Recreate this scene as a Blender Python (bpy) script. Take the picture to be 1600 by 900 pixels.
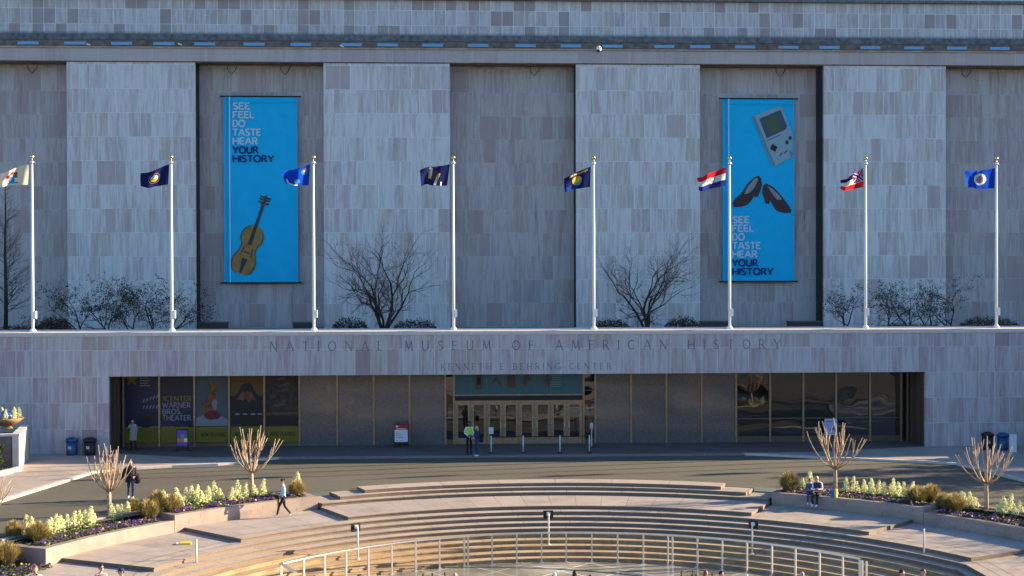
import bpy, bmesh, math, random
from mathutils import Vector, Matrix, Quaternion
from math import sin, cos, pi, radians as R_, atan2, hypot, sqrt
random.seed(11)
SC = bpy.context.scene
COL = SC.collection
for o in list(bpy.data.objects): bpy.data.objects.remove(o)

# ------------------------------------------------------------------ camera
FPX, HOR, CAMH = 2100.0, 430.0, 9.9
YAW, ROLL = R_(2.7), R_(.13); PITCH = math.atan((450-HOR)/FPX)
cam_fwd = Vector((sin(YAW)*cos(PITCH), cos(YAW)*cos(PITCH), -sin(PITCH)))
_r0 = Vector((cos(YAW), -sin(YAW), 0)); _u0 = _r0.cross(cam_fwd)
cam_right = cos(ROLL)*_r0 - sin(ROLL)*_u0
cam_up = sin(ROLL)*_r0 + cos(ROLL)*_u0
CAMP = Vector((0, 0, CAMH))
cd = bpy.data.cameras.new('camera'); cd.sensor_width = 36; cd.lens = 36*FPX/1600
cd.clip_start = .5; cd.clip_end = 3000
cam = bpy.data.objects.new('camera', cd); COL.objects.link(cam)
M = Matrix((cam_right, cam_up, -cam_fwd)).transposed().to_4x4(); M.translation = CAMP
cam.matrix_world = M
SC.camera = cam

# ------------------------------------------------------------------ light
SUN_EL, SUN_AZ = R_(17.6), R_(11.5)           # azimuth from +X towards +Y
sdir = Vector((cos(SUN_EL)*cos(SUN_AZ), cos(SUN_EL)*sin(SUN_AZ), sin(SUN_EL)))
sl = bpy.data.lights.new('sun', 'SUN'); sl.energy = 5.0; sl.angle = R_(.5); sl.color = (1, .80, .53)
so = bpy.data.objects.new('sun', sl); COL.objects.link(so)
so.rotation_mode = 'QUATERNION'; so.rotation_quaternion = (-sdir).to_track_quat('-Z', 'Y'); so.location = (80, 60, 60)
wd = bpy.data.worlds.new('World'); SC.world = wd; wd.use_nodes = True
nt = wd.node_tree; bg = nt.nodes['Background']
sky = nt.nodes.new('ShaderNodeTexSky'); sky.sky_type = 'NISHITA'; sky.sun_disc = False
sky.sun_elevation = SUN_EL; sky.sun_rotation = atan2(sdir.x, sdir.y); sky.air_density = 1.0; sky.dust_density = .2; sky.ozone_density = 3.0
hz = nt.nodes.new('ShaderNodeMix'); hz.data_type = 'RGBA'; hz.blend_type = 'MULTIPLY'; hz.inputs[0].default_value = 1; hz.inputs[7].default_value = (.81, .945, 1.12, 1)   # deep blue clear winter sky
nt.links.new(sky.outputs[0], hz.inputs[6]); nt.links.new(hz.outputs[2], bg.inputs[0]); bg.inputs[1].default_value = .08
vs = SC.view_settings; vs.view_transform = 'Standard'; vs.look = 'None'; vs.gamma = 1; vs.exposure = 1.85; vs.use_curve_mapping = False

# ------------------------------------------------------------------ measuring helpers
def _ray(u, v): return cam_fwd*FPX + cam_right*(u-800) - cam_up*(v-450)
def G(u, v, z=0.):
    d = _ray(u, v); return CAMP + d*((z-CAMH)/d.z)
def W(u, v, Y):
    d = _ray(u, v); return CAMP + d*(Y/d.y)
CX, CY = 4.4, 42.0
def PL(r, a, z=0.): return Vector((CX+r*sin(R_(a)), CY+r*cos(R_(a)), z))

# ------------------------------------------------------------------ materials
def mat(name, col, rough=.7, spec=.3, metal=0., noise=0., nscale=8., trans=0., bump=0., col2=None, sheen=0):
    m = bpy.data.materials.new(name); m.use_nodes = True; t = m.node_tree; b = t.nodes['Principled BSDF']
    b.inputs['Base Color'].default_value = (*col, 1); b.inputs['Roughness'].default_value = rough
    b.inputs['Specular IOR Level'].default_value = spec; b.inputs['Metallic'].default_value = metal
    if noise or bump or col2:
        g = t.nodes.new('ShaderNodeNewGeometry'); n = t.nodes.new('ShaderNodeTexNoise'); n.inputs['Scale'].default_value = nscale; n.inputs['Detail'].default_value = 5
        t.links.new(g.outputs['Position'], n.inputs['Vector'])
        mx = t.nodes.new('ShaderNodeMix'); mx.data_type = 'RGBA'
        c2 = col2 or tuple(c*(1-noise) for c in col); c1 = col if col2 else tuple(min(1, c*(1+noise)) for c in col)
        mx.inputs[6].default_value = (*c2, 1); mx.inputs[7].default_value = (*c1, 1)
        rp = t.nodes.new('ShaderNodeMapRange'); rp.inputs[1].default_value = .32; rp.inputs[2].default_value = .68
        t.links.new(n.outputs[0], rp.inputs[0]); t.links.new(rp.outputs[0], mx.inputs[0]); t.links.new(mx.outputs[2], b.inputs['Base Color'])
        if bump:
            bp = t.nodes.new('ShaderNodeBump'); bp.inputs['Strength'].default_value = bump; bp.inputs['Distance'].default_value = .02
            t.links.new(n.outputs[0], bp.inputs['Height']); t.links.new(bp.outputs[0], b.inputs['Normal'])
    if trans:
        tr = t.nodes.new('ShaderNodeBsdfTranslucent'); ms = t.nodes.new('ShaderNodeMixShader'); ms.inputs[0].default_value = trans
        src = b.inputs['Base Color'].links
        if src: t.links.new(src[0].from_socket, tr.inputs[0])
        else: tr.inputs[0].default_value = (*col, 1)
        t.links.new(b.outputs[0], ms.inputs[1]); t.links.new(tr.outputs[0], ms.inputs[2])
        t.links.new(ms.outputs[0], t.nodes['Material Output'].inputs[0])
    return m

class NB:
    """small helper to write math node chains"""
    def __init__(s, m): s.t = m.node_tree
    def _in(s, sock, v):
        if isinstance(v, (int, float)): sock.default_value = v
        elif isinstance(v, tuple): sock.default_value = v
        else: s.t.links.new(v, sock)
    def m(s, op, a, b=0., c=0.):
        n = s.t.nodes.new('ShaderNodeMath'); n.operation = op
        s._in(n.inputs[0], a); s._in(n.inputs[1], b); s._in(n.inputs[2], c); return n.outputs[0]
    def xyz(s, x, y, z):
        n = s.t.nodes.new('ShaderNodeCombineXYZ'); s._in(n.inputs[0], x); s._in(n.inputs[1], y); s._in(n.inputs[2], z); return n.outputs[0]
    def wn(s, v):
        n = s.t.nodes.new('ShaderNodeTexWhiteNoise'); n.noise_dimensions = '3D'; s._in(n.inputs[0], v); return n.outputs[0]
    def noise(s, v, sc, det=3., rough=.5):
        n = s.t.nodes.new('ShaderNodeTexNoise'); s._in(n.inputs['Vector'], v); n.inputs['Scale'].default_value = sc; n.inputs['Detail'].default_value = det; n.inputs['Roughness'].default_value = rough; return n.outputs[0]
    def mix(s, f, a, b):
        n = s.t.nodes.new('ShaderNodeMix'); n.data_type = 'RGBA'; s._in(n.inputs[0], f)
        s._in(n.inputs[6], (*a, 1) if isinstance(a, tuple) else a); s._in(n.inputs[7], (*b, 1) if isinstance(b, tuple) else b); return n.outputs[2]
    def rng(s, v, a, b, c=0., d=1.):
        n = s.t.nodes.new('ShaderNodeMapRange'); s._in(n.inputs[0], v)
        for i, q in enumerate((a, b, c, d)): n.inputs[i+1].default_value = q
        return n.outputs[0]

def slab_mat(name, w, h, z0, cA, cB, cC, joint, jw=.02, jit=0., pC=.07, veins=.8, rough=.6, jstr=.8, streak_lo=.39, streak_hi=.61, dirt=0., voff=0.):
    """stone cladding: slabs of w x h, each with its own tone and vertical veins"""
    m = bpy.data.materials.new(name); m.use_nodes = True; t = m.node_tree; b = t.nodes['Principled BSDF']; B = NB(m)
    g = t.nodes.new('ShaderNodeNewGeometry'); sp = t.nodes.new('ShaderNodeSeparateXYZ'); t.links.new(g.outputs['Position'], sp.inputs[0])
    x, y, z = sp.outputs
    xx = B.m('ADD', x, y)
    v = B.m('DIVIDE', B.m('SUBTRACT', z, z0), h); iv = B.m('FLOOR', v)
    rowr = B.wn(B.xyz(iv, 3.3, voff))
    u = B.m('ADD', B.m('DIVIDE', xx, w), B.m('MULTIPLY', rowr, jit)); 
    if jit:   # uneven slab widths
        u = B.m('ADD', u, B.m('MULTIPLY', B.m('SINE', B.m('ADD', B.m('MULTIPLY', u, 2.1), B.m('MULTIPLY', iv, 1.7))), .22))
    iu = B.m('FLOOR', u); fu = B.m('FRACT', u); fv = B.m('FRACT', v)
    r1 = B.wn(B.xyz(iu, iv, voff)); r2 = B.wn(B.xyz(iu, iv, 7.7+voff))
    sv = B.xyz(B.m('ADD', B.m('MULTIPLY', xx, 1.), B.m('MULTIPLY', r1, 40.)), B.m('MULTIPLY', r2, 30.), B.m('MULTIPLY', z, .09))
    n1 = B.noise(sv, 6.5, 4., .62)
    n2 = B.noise(sv, 1.7, 2.)
    n3 = B.noise(g.outputs['Position'], 26., 3., .7)
    s = B.m('ADD', B.m('MULTIPLY', B.rng(n1, streak_lo, streak_hi), veins), B.m('MULTIPLY', B.m('SUBTRACT', r2, .5), .68))
    s = B.m('ADD', s, B.m('MULTIPLY', B.m('SUBTRACT', n2, .5), 1.5))
    s = B.m('ADD', s, B.m('MULTIPLY', B.m('SUBTRACT', n3, .5), .55))
    sc = t.nodes.new('ShaderNodeClamp'); t.links.new(s, sc.inputs[0])
    cBv = B.mix(r1, tuple(min(1, c*q) for c, q in zip(cB, (1.04, 1.03, .94))), tuple(min(1, c*q) for c, q in zip(cB, (1.0, .91, 1.04))))
    col = B.mix(sc.outputs[0], cA, cBv)
    isC = B.m('MULTIPLY', B.m('GREATER_THAN', r1, 1-pC), .75)
    col = B.mix(isC, col, cC)
    ju = B.m('LESS_THAN', fu, jw/w); jv = B.m('LESS_THAN', fv, jw/h)
    jn = B.m('MULTIPLY', B.m('MAXIMUM', ju, B.m('MULTIPLY', jv, .8)), jstr)
    # joints fade in and out with weathering
    jf = B.rng(B.noise(g.outputs['Position'], .9, 2.), .35, .6, .45, 1.)
    col = B.mix(B.m('MULTIPLY', jn, jf), col, joint)
    if voff == 3.:
        ed = B.m('ADD', 26.40, B.m('MULTIPLY', B.noise(B.xyz(B.m('MULTIPLY', xx, 1.), 0., 0.), 3.2, 5., .7), .28))
        col = B.mix(B.rng(B.m('SUBTRACT', ed, z), -.10, .10, 0., .8), col, (.12, .13, .135))
    if dirt:
        dn = B.noise(B.xyz(B.m('MULTIPLY', xx, 1.4), y, B.m('MULTIPLY', z, .12)), 1.6, 4., .65)
        col = B.mix(B.rng(dn, .58, .75, 0., dirt), col, (.10, .085, .075))
    t.links.new(col, b.inputs['Base Color']); b.inputs['Roughness'].default_value = rough; b.inputs['Specular IOR Level'].default_value = .25
    bp = t.nodes.new('ShaderNodeBump'); bp.inputs['Strength'].default_value = .35; bp.inputs['Distance'].default_value = .012
    t.links.new(B.m('SUBTRACT', B.m('MULTIPLY', n3, .5), B.m('MAXIMUM', ju, jv)), bp.inputs['Height']); t.links.new(bp.outputs[0], b.inputs['Normal'])
    return m

def polar_mat(name, cA, cB, pitch, joint, rough=.65, arc=False, stain=None, riser=0.):
    """granite laid in rings round the plaza centre: radial joints, each slab a slightly different tone"""
    m = bpy.data.materials.new(name); m.use_nodes = True; t = m.node_tree; b = t.nodes['Principled BSDF']; B = NB(m)
    g = t.nodes.new('ShaderNodeNewGeometry'); sp = t.nodes.new('ShaderNodeSeparateXYZ'); t.links.new(g.outputs['Position'], sp.inputs[0])
    x = B.m('SUBTRACT', sp.outputs[0], CX); y = B.m('SUBTRACT', sp.outputs[1], CY); z = sp.outputs[2]
    rad = B.m('SQRT', B.m('ADD', B.m('MULTIPLY', x, x), B.m('MULTIPLY', y, y)))
    ang = B.m('ARCTAN2', x, y)
    zi = B.m('ROUND', B.m('DIVIDE', B.m('SUBTRACT', z, .03), .15))
    zz = B.m('CEIL', B.m('DIVIDE', B.m('SUBTRACT', z, .002), .15))
    rr = B.wn(B.xyz(zz, 1.1, 2.2))
    u = B.m('ADD', B.m('DIVIDE', B.m('MULTIPLY', ang, 18.), pitch), B.m('MULTIPLY', rr, 5.))
    fu = B.m('FRACT', u); iu = B.m('FLOOR', u)
    r1 = B.wn(B.xyz(iu, zz, 0.))
    n = B.noise(g.outputs['Position'], 30., 3., .7); n2 = B.noise(g.outputs['Position'], 1.3, 4., .6)
    s = B.m('ADD', B.m('MULTIPLY', r1, .45), B.m('ADD', B.m('MULTIPLY', B.m('SUBTRACT', n, .5), .6), B.rng(n2, .35, .68, 0., .5)))
    sc = t.nodes.new('ShaderNodeClamp'); t.links.new(s, sc.inputs[0])
    col = B.mix(sc.outputs[0], cA, cB)
    j = B.m('LESS_THAN', fu, .028/pitch)
    if arc:
        j = B.m('MAXIMUM', j, B.m('LESS_THAN', B.m('FRACT', B.m('DIVIDE', B.m('SUBTRACT', rad, 18.1), 1.55)), .016))
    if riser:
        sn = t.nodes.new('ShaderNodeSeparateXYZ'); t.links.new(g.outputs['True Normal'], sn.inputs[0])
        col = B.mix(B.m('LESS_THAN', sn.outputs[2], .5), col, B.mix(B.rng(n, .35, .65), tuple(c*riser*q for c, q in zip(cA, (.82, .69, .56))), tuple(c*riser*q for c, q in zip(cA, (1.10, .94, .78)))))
    if stain:
        col = B.mix(B.rng(n2, .38, .6, .15, .85), col, stain)
    col = B.mix(B.m('MULTIPLY', j, .75), col, joint)
    t.links.new(col, b.inputs['Base Color']); b.inputs['Roughness'].default_value = rough; b.inputs['Specular IOR Level'].default_value = .3
    bp = t.nodes.new('ShaderNodeBump'); bp.inputs['Strength'].default_value = .3; bp.inputs['Distance'].default_value = .01
    t.links.new(n, bp.inputs['Height']); t.links.new(bp.outputs[0], b.inputs['Normal'])
    return m

STONE_L = slab_mat('lower_stone', .895, 1.465, -.13, (.44, .415, .415), (.345, .275, .27), (.26, .185, .18), (.54, .55, .56), jw=.034, pC=.035, veins=.85, jstr=.85)
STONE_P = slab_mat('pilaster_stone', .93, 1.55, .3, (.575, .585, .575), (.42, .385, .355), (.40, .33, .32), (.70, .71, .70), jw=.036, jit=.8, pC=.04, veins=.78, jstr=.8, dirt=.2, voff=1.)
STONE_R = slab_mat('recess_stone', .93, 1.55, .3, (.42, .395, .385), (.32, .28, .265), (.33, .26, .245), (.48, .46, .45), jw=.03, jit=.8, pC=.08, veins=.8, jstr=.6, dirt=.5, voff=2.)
STONE_A = slab_mat('attic_stone', .78, 1.03, .32, (.53, .525, .515), (.39, .355, .335), (.29, .235, .215), (.74, .74, .73), jw=.036, pC=.15, veins=.9, jstr=1., dirt=.15, voff=3.)
STONE_C = slab_mat('cornice_stone', 1.72, 3., 22., (.42, .375, .36), (.34, .29, .275), (.38, .32, .31), (.54, .53, .52), jw=.03, pC=.2, veins=.35, jstr=.7, voff=4.)
STAINED = mat('stained_stone', (.13, .14, .145), .8, noise=.35, nscale=3)
BAND = mat('band_stone', (.17, .125, .10), .8, noise=.3, nscale=2.5)
COPING = mat('coping_stone', (.52, .47, .43), .7, noise=.08, nscale=4)
GRANITE = mat('granite_panel', (.112, .094, .092), .13, spec=.6, noise=.22, nscale=14); _g = GRANITE.node_tree.nodes['Principled BSDF']; _g.inputs['Coat Weight'].default_value = .5; _g.inputs['Coat Roughness'].default_value = .06
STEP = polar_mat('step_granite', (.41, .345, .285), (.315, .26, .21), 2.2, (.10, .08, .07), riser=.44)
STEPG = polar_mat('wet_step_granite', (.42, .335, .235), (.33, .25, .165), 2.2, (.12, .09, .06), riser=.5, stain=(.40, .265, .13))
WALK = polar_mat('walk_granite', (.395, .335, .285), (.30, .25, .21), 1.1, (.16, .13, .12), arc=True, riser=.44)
WALLG = polar_mat('planter_granite', (.335, .255, .215), (.25, .185, .155), 2.6, (.14, .11, .09))
ASPH = mat('asphalt', (.102, .093, .069), .9, noise=.22, nscale=34, bump=.5)
def weather(m, dark, sc=.35, lo=.46, hi=.72, amt=.45, squash=1.):
    t = m.node_tree; b = t.nodes['Principled BSDF']; B = NB(m); src = b.inputs['Base Color'].links[0].from_socket
    g = t.nodes.new('ShaderNodeNewGeometry'); mp = t.nodes.new('ShaderNodeMapping'); mp.inputs['Scale'].default_value = (squash, 1, 1); t.links.new(g.outputs['Position'], mp.inputs[0])
    n = B.noise(mp.outputs[0], sc, 6., .68); t.links.new(B.mix(B.rng(n, lo, hi, 0., amt), src, dark), b.inputs['Base Color'])
weather(ASPH, (.055, .05, .04), .3, .45, .75, .6, .35); weather(WALK, (.16, .12, .10), .55, .5, .72, .5); weather(STEP, (.15, .11, .085), .8, .5, .72, .5); weather(STEPG, (.16, .11, .06), .9, .5, .72, .5); weather(WALLG, (.14, .10, .085), .9, .5, .72, .5)
PAVE = slab_mat('paving', 1.5, 50, -30, (.365, .31, .265), (.30, .25, .21), (.325, .265, .215), (.2, .17, .15), jw=.03, pC=.1, veins=.3, jstr=.8)
weather(PAVE, (.17, .14, .12), .5, .48, .74, .5)
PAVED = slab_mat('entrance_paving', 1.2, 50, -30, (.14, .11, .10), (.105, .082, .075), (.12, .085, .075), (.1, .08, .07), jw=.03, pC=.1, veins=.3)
CURB = mat('curb_stone', (.50, .43, .37), .75, noise=.1, nscale=3)
BRONZE = mat('bronze', (.27, .185, .12), .38, spec=.5, metal=.75, noise=.15, nscale=5)
BRONZED = mat('dark_bronze', (.10, .075, .05), .4, spec=.5, metal=.5)
DARK = mat('dark_interior', (.012, .011, .010), .6)
BLACK = mat('black', (.012, .012, .013), .5)
WHITE = mat('white_paint', (.80, .80, .78), .4)
STEEL = mat('brushed_steel', (.62, .58, .52), .35, metal=.7, noise=.08)
GOLD = mat('gold_ball', (.75, .55, .20), .25, metal=.9)
SOIL = mat('soil', (.045, .032, .022), .95, noise=.3)
FLOORP = None
def glass_mat(name, tint, rough=.02, wav=0., spec=.8):
    m = mat(name, tint, rough, spec=spec); t = m.node_tree; b = t.nodes['Principled BSDF']
    b.inputs['Coat Weight'].default_value = .45; b.inputs['Coat Roughness'].default_value = .01; b.inputs['Coat IOR'].default_value = 1.7
    if wav:
        g = t.nodes.new('ShaderNodeNewGeometry'); n = t.nodes.new('ShaderNodeTexNoise'); n.inputs['Scale'].default_value = .55; n.inputs['Detail'].default_value = .5
        t.links.new(g.outputs['Position'], n.inputs['Vector']); bp = t.nodes.new('ShaderNodeBump'); bp.inputs['Strength'].default_value = wav; bp.inputs['Distance'].default_value = .16
        t.links.new(n.outputs[0], bp.inputs['Height']); t.links.new(bp.outputs[0], b.inputs['Normal']); t.links.new(bp.outputs[0], b.inputs['Coat Normal'])
    return m
GLASS = glass_mat('dark_glass', (.012, .011, .009), wav=.17)
GLASSD = glass_mat('door_glass', (.010, .011, .010), wav=.15)
SKYL = mat('blue_strip', (.14, .36, .56), .3, spec=.5)  # blue of the mirrored sky put into the base colour
BARK = mat('dark_bark', (.035, .028, .024), .9, noise=.3)
TWIG = mat('twig', (.075, .05, .042), .9, noise=.4, nscale=3)
PBARK = mat('pale_bark', (.40, .285, .18), .8, noise=.25, nscale=9)
LEAFD = mat('evergreen_leaf', (.022, .030, .016), .7, trans=.2)
LEAFB = mat('brown_leaf', (.05, .032, .02), .8, trans=.2)
LEAFG = mat('green_leaf', (.055, .085, .025), .6, trans=.3)
GRASS1 = mat('grass_green', (.14, .145, .04), .7, trans=.35)
GRASS2 = mat('grass_tan', (.52, .37, .15), .7, trans=.35)
GRASS3 = mat('grass_olive', (.25, .20, .065), .7, trans=.35)
CONE1 = mat('cream_petal', (.78, .76, .46), .7, trans=.4)
CONE2 = mat('lime_petal', (.48, .56, .22), .7, trans=.4)
PURP = mat('purple_petal', (.17, .04, .30), .7, trans=.35)
PURP2 = mat('magenta_petal', (.30, .05, .25), .7, trans=.35)
YELP = mat('yellow_petal', (.75, .55, .05), .7, trans=.35)
WHTP = mat('white_petal', (.7, .68, .62), .7, trans=.3)
SKIN = mat('skin', (.50, .29, .20), .55); SKIND = mat('brown_skin', (.20, .10, .06), .55)

# ------------------------------------------------------------------ mesh helpers
class MB:
    def __init__(s): s.v = []; s.f = []; s.mi = []; s.cur = 0
    def face(s, pts, mi=None):
        i = len(s.v); s.v += [tuple(p) for p in pts]; s.f.append(tuple(range(i, i+len(pts)))); s.mi.append(s.cur if mi is None else mi)
    def grid(s, rows, closed=False, mi=None, caps=False):
        """rows: list of rings of equal length -> quads"""
        i0 = len(s.v); n = len(rows[0])
        for r in rows: s.v += [tuple(p) for p in r]
        for a in range(len(rows)-1):
            for b in range(n if closed else n-1):
                c = (b+1) % n
                m_ = mi(a, b) if callable(mi) else (s.cur if mi is None else mi)
                s.f.append((i0+a*n+b, i0+a*n+c, i0+(a+1)*n+c, i0+(a+1)*n+b)); s.mi.append(m_)
        if caps:
            m_ = s.cur if (mi is None or callable(mi)) else mi
            s.f.append(tuple(i0+b for b in reversed(range(n)))); s.mi.append(m_)
            s.f.append(tuple(i0+(len(rows)-1)*n+b for b in range(n))); s.mi.append(m_)
    def box(s, x0, x1, y0, y1, z0, z1, mi=None):
        p = [(x0, y0), (x1, y0), (x1, y1), (x0, y1)]
        s.prism(p, z0, z1, mi)
    def prism(s, poly, z0, z1, mi=None):
        n = len(poly)
        zt = z1 if isinstance(z1, (list, tuple)) else [z1]*n
        b = [(p[0], p[1], z0) for p in poly]; t = [(p[0], p[1], zt[k]) for k, p in enumerate(poly)]
        s.grid([b, t], closed=True, mi=mi, caps=True)
    def obox(s, c, ax, ay, az, hx, hy, hz, mi=None):
        """oriented box"""
        c = Vector(c)
        rows = [[c+ax*(sx*hx)+ay*(sy*hy)+az*(sz*hz) for sx, sy in ((-1, -1), (1, -1), (1, 1), (-1, 1))] for sz in (-1, 1)]
        s.grid(rows, closed=True, caps=True, mi=mi)
    def tube(s, pts, rad, n=6, mi=None, caps=True):
        pts = [Vector(p) for p in pts]
        rr = rad if isinstance(rad, (list, tuple)) else [rad]*len(pts)
        rows = []; prev = None
        for k, p in enumerate(pts):
            d = (pts[min(k+1, len(pts)-1)] - pts[max(k-1, 0)])
            if d.length < 1e-9: d = Vector((0, 0, 1))
            d.normalize()
            if prev is None: a = d.orthogonal().normalized()
            else:
                a = prev - d*prev.dot(d)
                a = a.normalized() if a.length > 1e-6 else d.orthogonal().normalized()
            prev = a; b = d.cross(a)
            rows.append([p + (a*cos(2*pi*q/n) + b*sin(2*pi*q/n))*rr[k] for q in range(n)])
        s.grid(rows, closed=True, caps=caps, mi=mi)
    def lathe(s, c, prof, n=16, mi=None, caps=True):
        c = Vector(c)
        rows = [[c+Vector((r*cos(2*pi*q/n), r*sin(2*pi*q/n), z)) for q in range(n)] for r, z in prof]
        s.grid(rows, closed=True, caps=caps, mi=mi)
    def ball(s, c, rx, ry=None, rz=None, n=12, m=8, mi=None, rot=None):
        ry = ry or rx; rz = rz or rx; c = Vector(c); rows = []
        for a in range(m+1):
            th = pi*a/m; q = max(sin(th), .02)
            row = [Vector((rx*q*cos(2*pi*b/n), ry*q*sin(2*pi*b/n), -rz*cos(th))) for b in range(n)]
            rows.append([c+(rot @ p if rot else p) for p in row])
        s.grid(rows, closed=True, caps=True, mi=mi)
    def build(s, name, mats, parent=None, smooth=False):
        me = bpy.data.meshes.new(name); me.from_pydata(s.v, [], s.f)
        mats = mats if isinstance(mats, (list, tuple)) else [mats]
        for m in mats: me.materials.append(m)
        if any(s.mi): me.polygons.foreach_set('material_index', s.mi)
        if smooth: me.polygons.foreach_set('use_smooth', [True]*len(me.polygons))
        me.update()
        o = bpy.data.objects.new(name, me); COL.objects.link(o)
        if parent:
            o.parent = parent; o.matrix_parent_inverse = inv(parent)
        return o
def inv(p):
    m = Matrix.LocRotScale(p.location, p.rotation_euler, p.scale)
    q = p.parent
    return m.inverted() if q is None else (Matrix.LocRotScale(q.location, q.rotation_euler, q.scale) @ m).inverted() if False else m.inverted()
def tag(o, label=None, cat=None, group=None, kind=None):
    for k, v in (('label', label), ('category', cat), ('group', group), ('kind', kind)):
        if v: o[k] = v
    return o
def thing(name, label, cat, loc=(0, 0, 0), rz=0., group=None):
    """Empty at the thing's base; its parts are built in local coordinates"""
    o = bpy.data.objects.new(name, None); COL.objects.link(o); o.location = loc; o.rotation_euler = (0, 0, rz); o.empty_display_size = .2
    return tag(o, label, cat, group)
def part(mb, name, mats, parent, smooth=False):
    o = mb.build(name, mats, None, smooth); o.parent = parent; return o
def copy_tree(o, parent=None):
    c = o.copy(); COL.objects.link(c)
    if parent: c.parent = parent
    for ch in o.children: copy_tree(ch, c)
    return c

# ------------------------------------------------------------------ lettering (stroke font)
def arc(cx, cy, rx, ry, a0, a1, n=14): return [(cx+rx*cos(R_(a0+(a1-a0)*k/n)), cy+ry*sin(R_(a0+(a1-a0)*k/n))) for k in range(n+1)]
GL = {  # width, strokes (t thick / n thin)
 'A': (.74, [('n', [(0, 0), (.37, 1)]), ('t', [(.37, 1), (.74, 0)]), ('n', [(.13, .33), (.61, .33)])]),
 'B': (.6, [('t', [(.05, 0), (.05, 1)]), ('n', [(.05, .97), (.32, .97)]+arc(.32, .74, .2, .23, 90, -90)+[(.05, .51)]), ('t', [(.3, .51)]+arc(.34, .27, .23, .25, 90, -90)+[(.05, .02)])]),
 'C': (.72, [('t', arc(.42, .5, .38, .48, 48, 312, 20))]),
 'D': (.66, [('t', [(.05, 0), (.05, 1)]), ('n', [(.05, .97), (.24, .97)]+arc(.26, .5, .37, .47, 90, -90)+[(.05, .03)])]),
 'E': (.54, [('t', [(.05, 0), (.05, 1)]), ('n', [(.05, .96), (.52, .96)]), ('n', [(.05, .52), (.44, .52)]), ('n', [(.05, .04), (.54, .04)])]),
 'F': (.52, [('t', [(.05, 0), (.05, 1)]), ('n', [(.05, .96), (.52, .96)]), ('n', [(.05, .5), (.43, .5)])]),
 'G': (.76, [('t', arc(.42, .5, .38, .48, 48, 330, 20)), ('t', [(.74, .0), (.74, .42)]), ('n', [(.5, .42), (.78, .42)])]),
 'H': (.72, [('t', [(.05, 0), (.05, 1)]), ('t', [(.67, 0), (.67, 1)]), ('n', [(.05, .5), (.67, .5)])]),
 'I': (.1, [('t', [(.05, 0), (.05, 1)])]),
 'K': (.64, [('t', [(.05, 0), (.05, 1)]), ('n', [(.6, 1), (.08, .46)]), ('t', [(.22, .6), (.64, 0)])]),
 'L': (.52, [('t', [(.05, 0), (.05, 1)]), ('n', [(.05, .04), (.52, .04)])]),
 'M': (.88, [('n', [(.06, 0), (.14, 1)]), ('t', [(.14, 1), (.44, .1)]), ('n', [(.44, .1), (.74, 1)]), ('t', [(.74, 1), (.82, 0)])]),
 'N': (.74, [('n', [(.05, 0), (.05, 1)]), ('t', [(.05, 1), (.69, 0)]), ('n', [(.69, 0), (.69, 1)])]),
 'O': (.82, [('t', arc(.41, .5, .38, .48, 0, 360, 26))]),
 'P': (.56, [('t', [(.05, 0), (.05, 1)]), ('n', [(.05, .97), (.3, .97)]+arc(.3, .72, .23, .25, 90, -90)+[(.05, .47)])]),
 'R': (.64, [('t', [(.05, 0), (.05, 1)]), ('n', [(.05, .97), (.3, .97)]+arc(.3, .73, .22, .24, 90, -90)+[(.05, .49)]), ('t', [(.28, .49), (.62, 0)])]),
 'S': (.54, [('t', arc(.28, .74, .21, .23, 35, 200, 10)+[(.16, .58), (.4, .42)]+arc(.28, .25, .22, .23, 20, -150, 10))]),
 'T': (.64, [('t', [(.32, 0), (.32, 1)]), ('n', [(0, .96), (.64, .96)])]),
 'U': (.72, [('t', [(.06, 1), (.06, .34)]+arc(.36, .32, .3, .3, 180, 360, 12)+[(.66, 1)])]),
 'W': (1., [('t', [(0, 1), (.26, 0)]), ('n', [(.26, 0), (.5, .9)]), ('t', [(.5, .9), (.74, 0)]), ('n', [(.74, 0), (1., 1)])]),
 'X': (.6, [('t', [(0, 0), (.6, 1)]), ('t', [(0, 1), (.6, 0)])]),
 'Y': (.68, [('t', [(0, 1), (.34, .46)]), ('n', [(.68, 1), (.34, .46)]), ('t', [(.34, .5), (.34, 0)])]),
 '1': (.36, [('t', [(.26, 0), (.26, 1)]), ('n', [(.0, .78), (.26, .97)])]),
 '.': (.12, [('t', [(.06, 0), (.06, .14)])]), ' ': (.36, []),
}
def text_width(s, bold, sp): return sum((GL[c][0]*(.82 if bold else 1)+sp) for c in s)-sp
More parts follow.
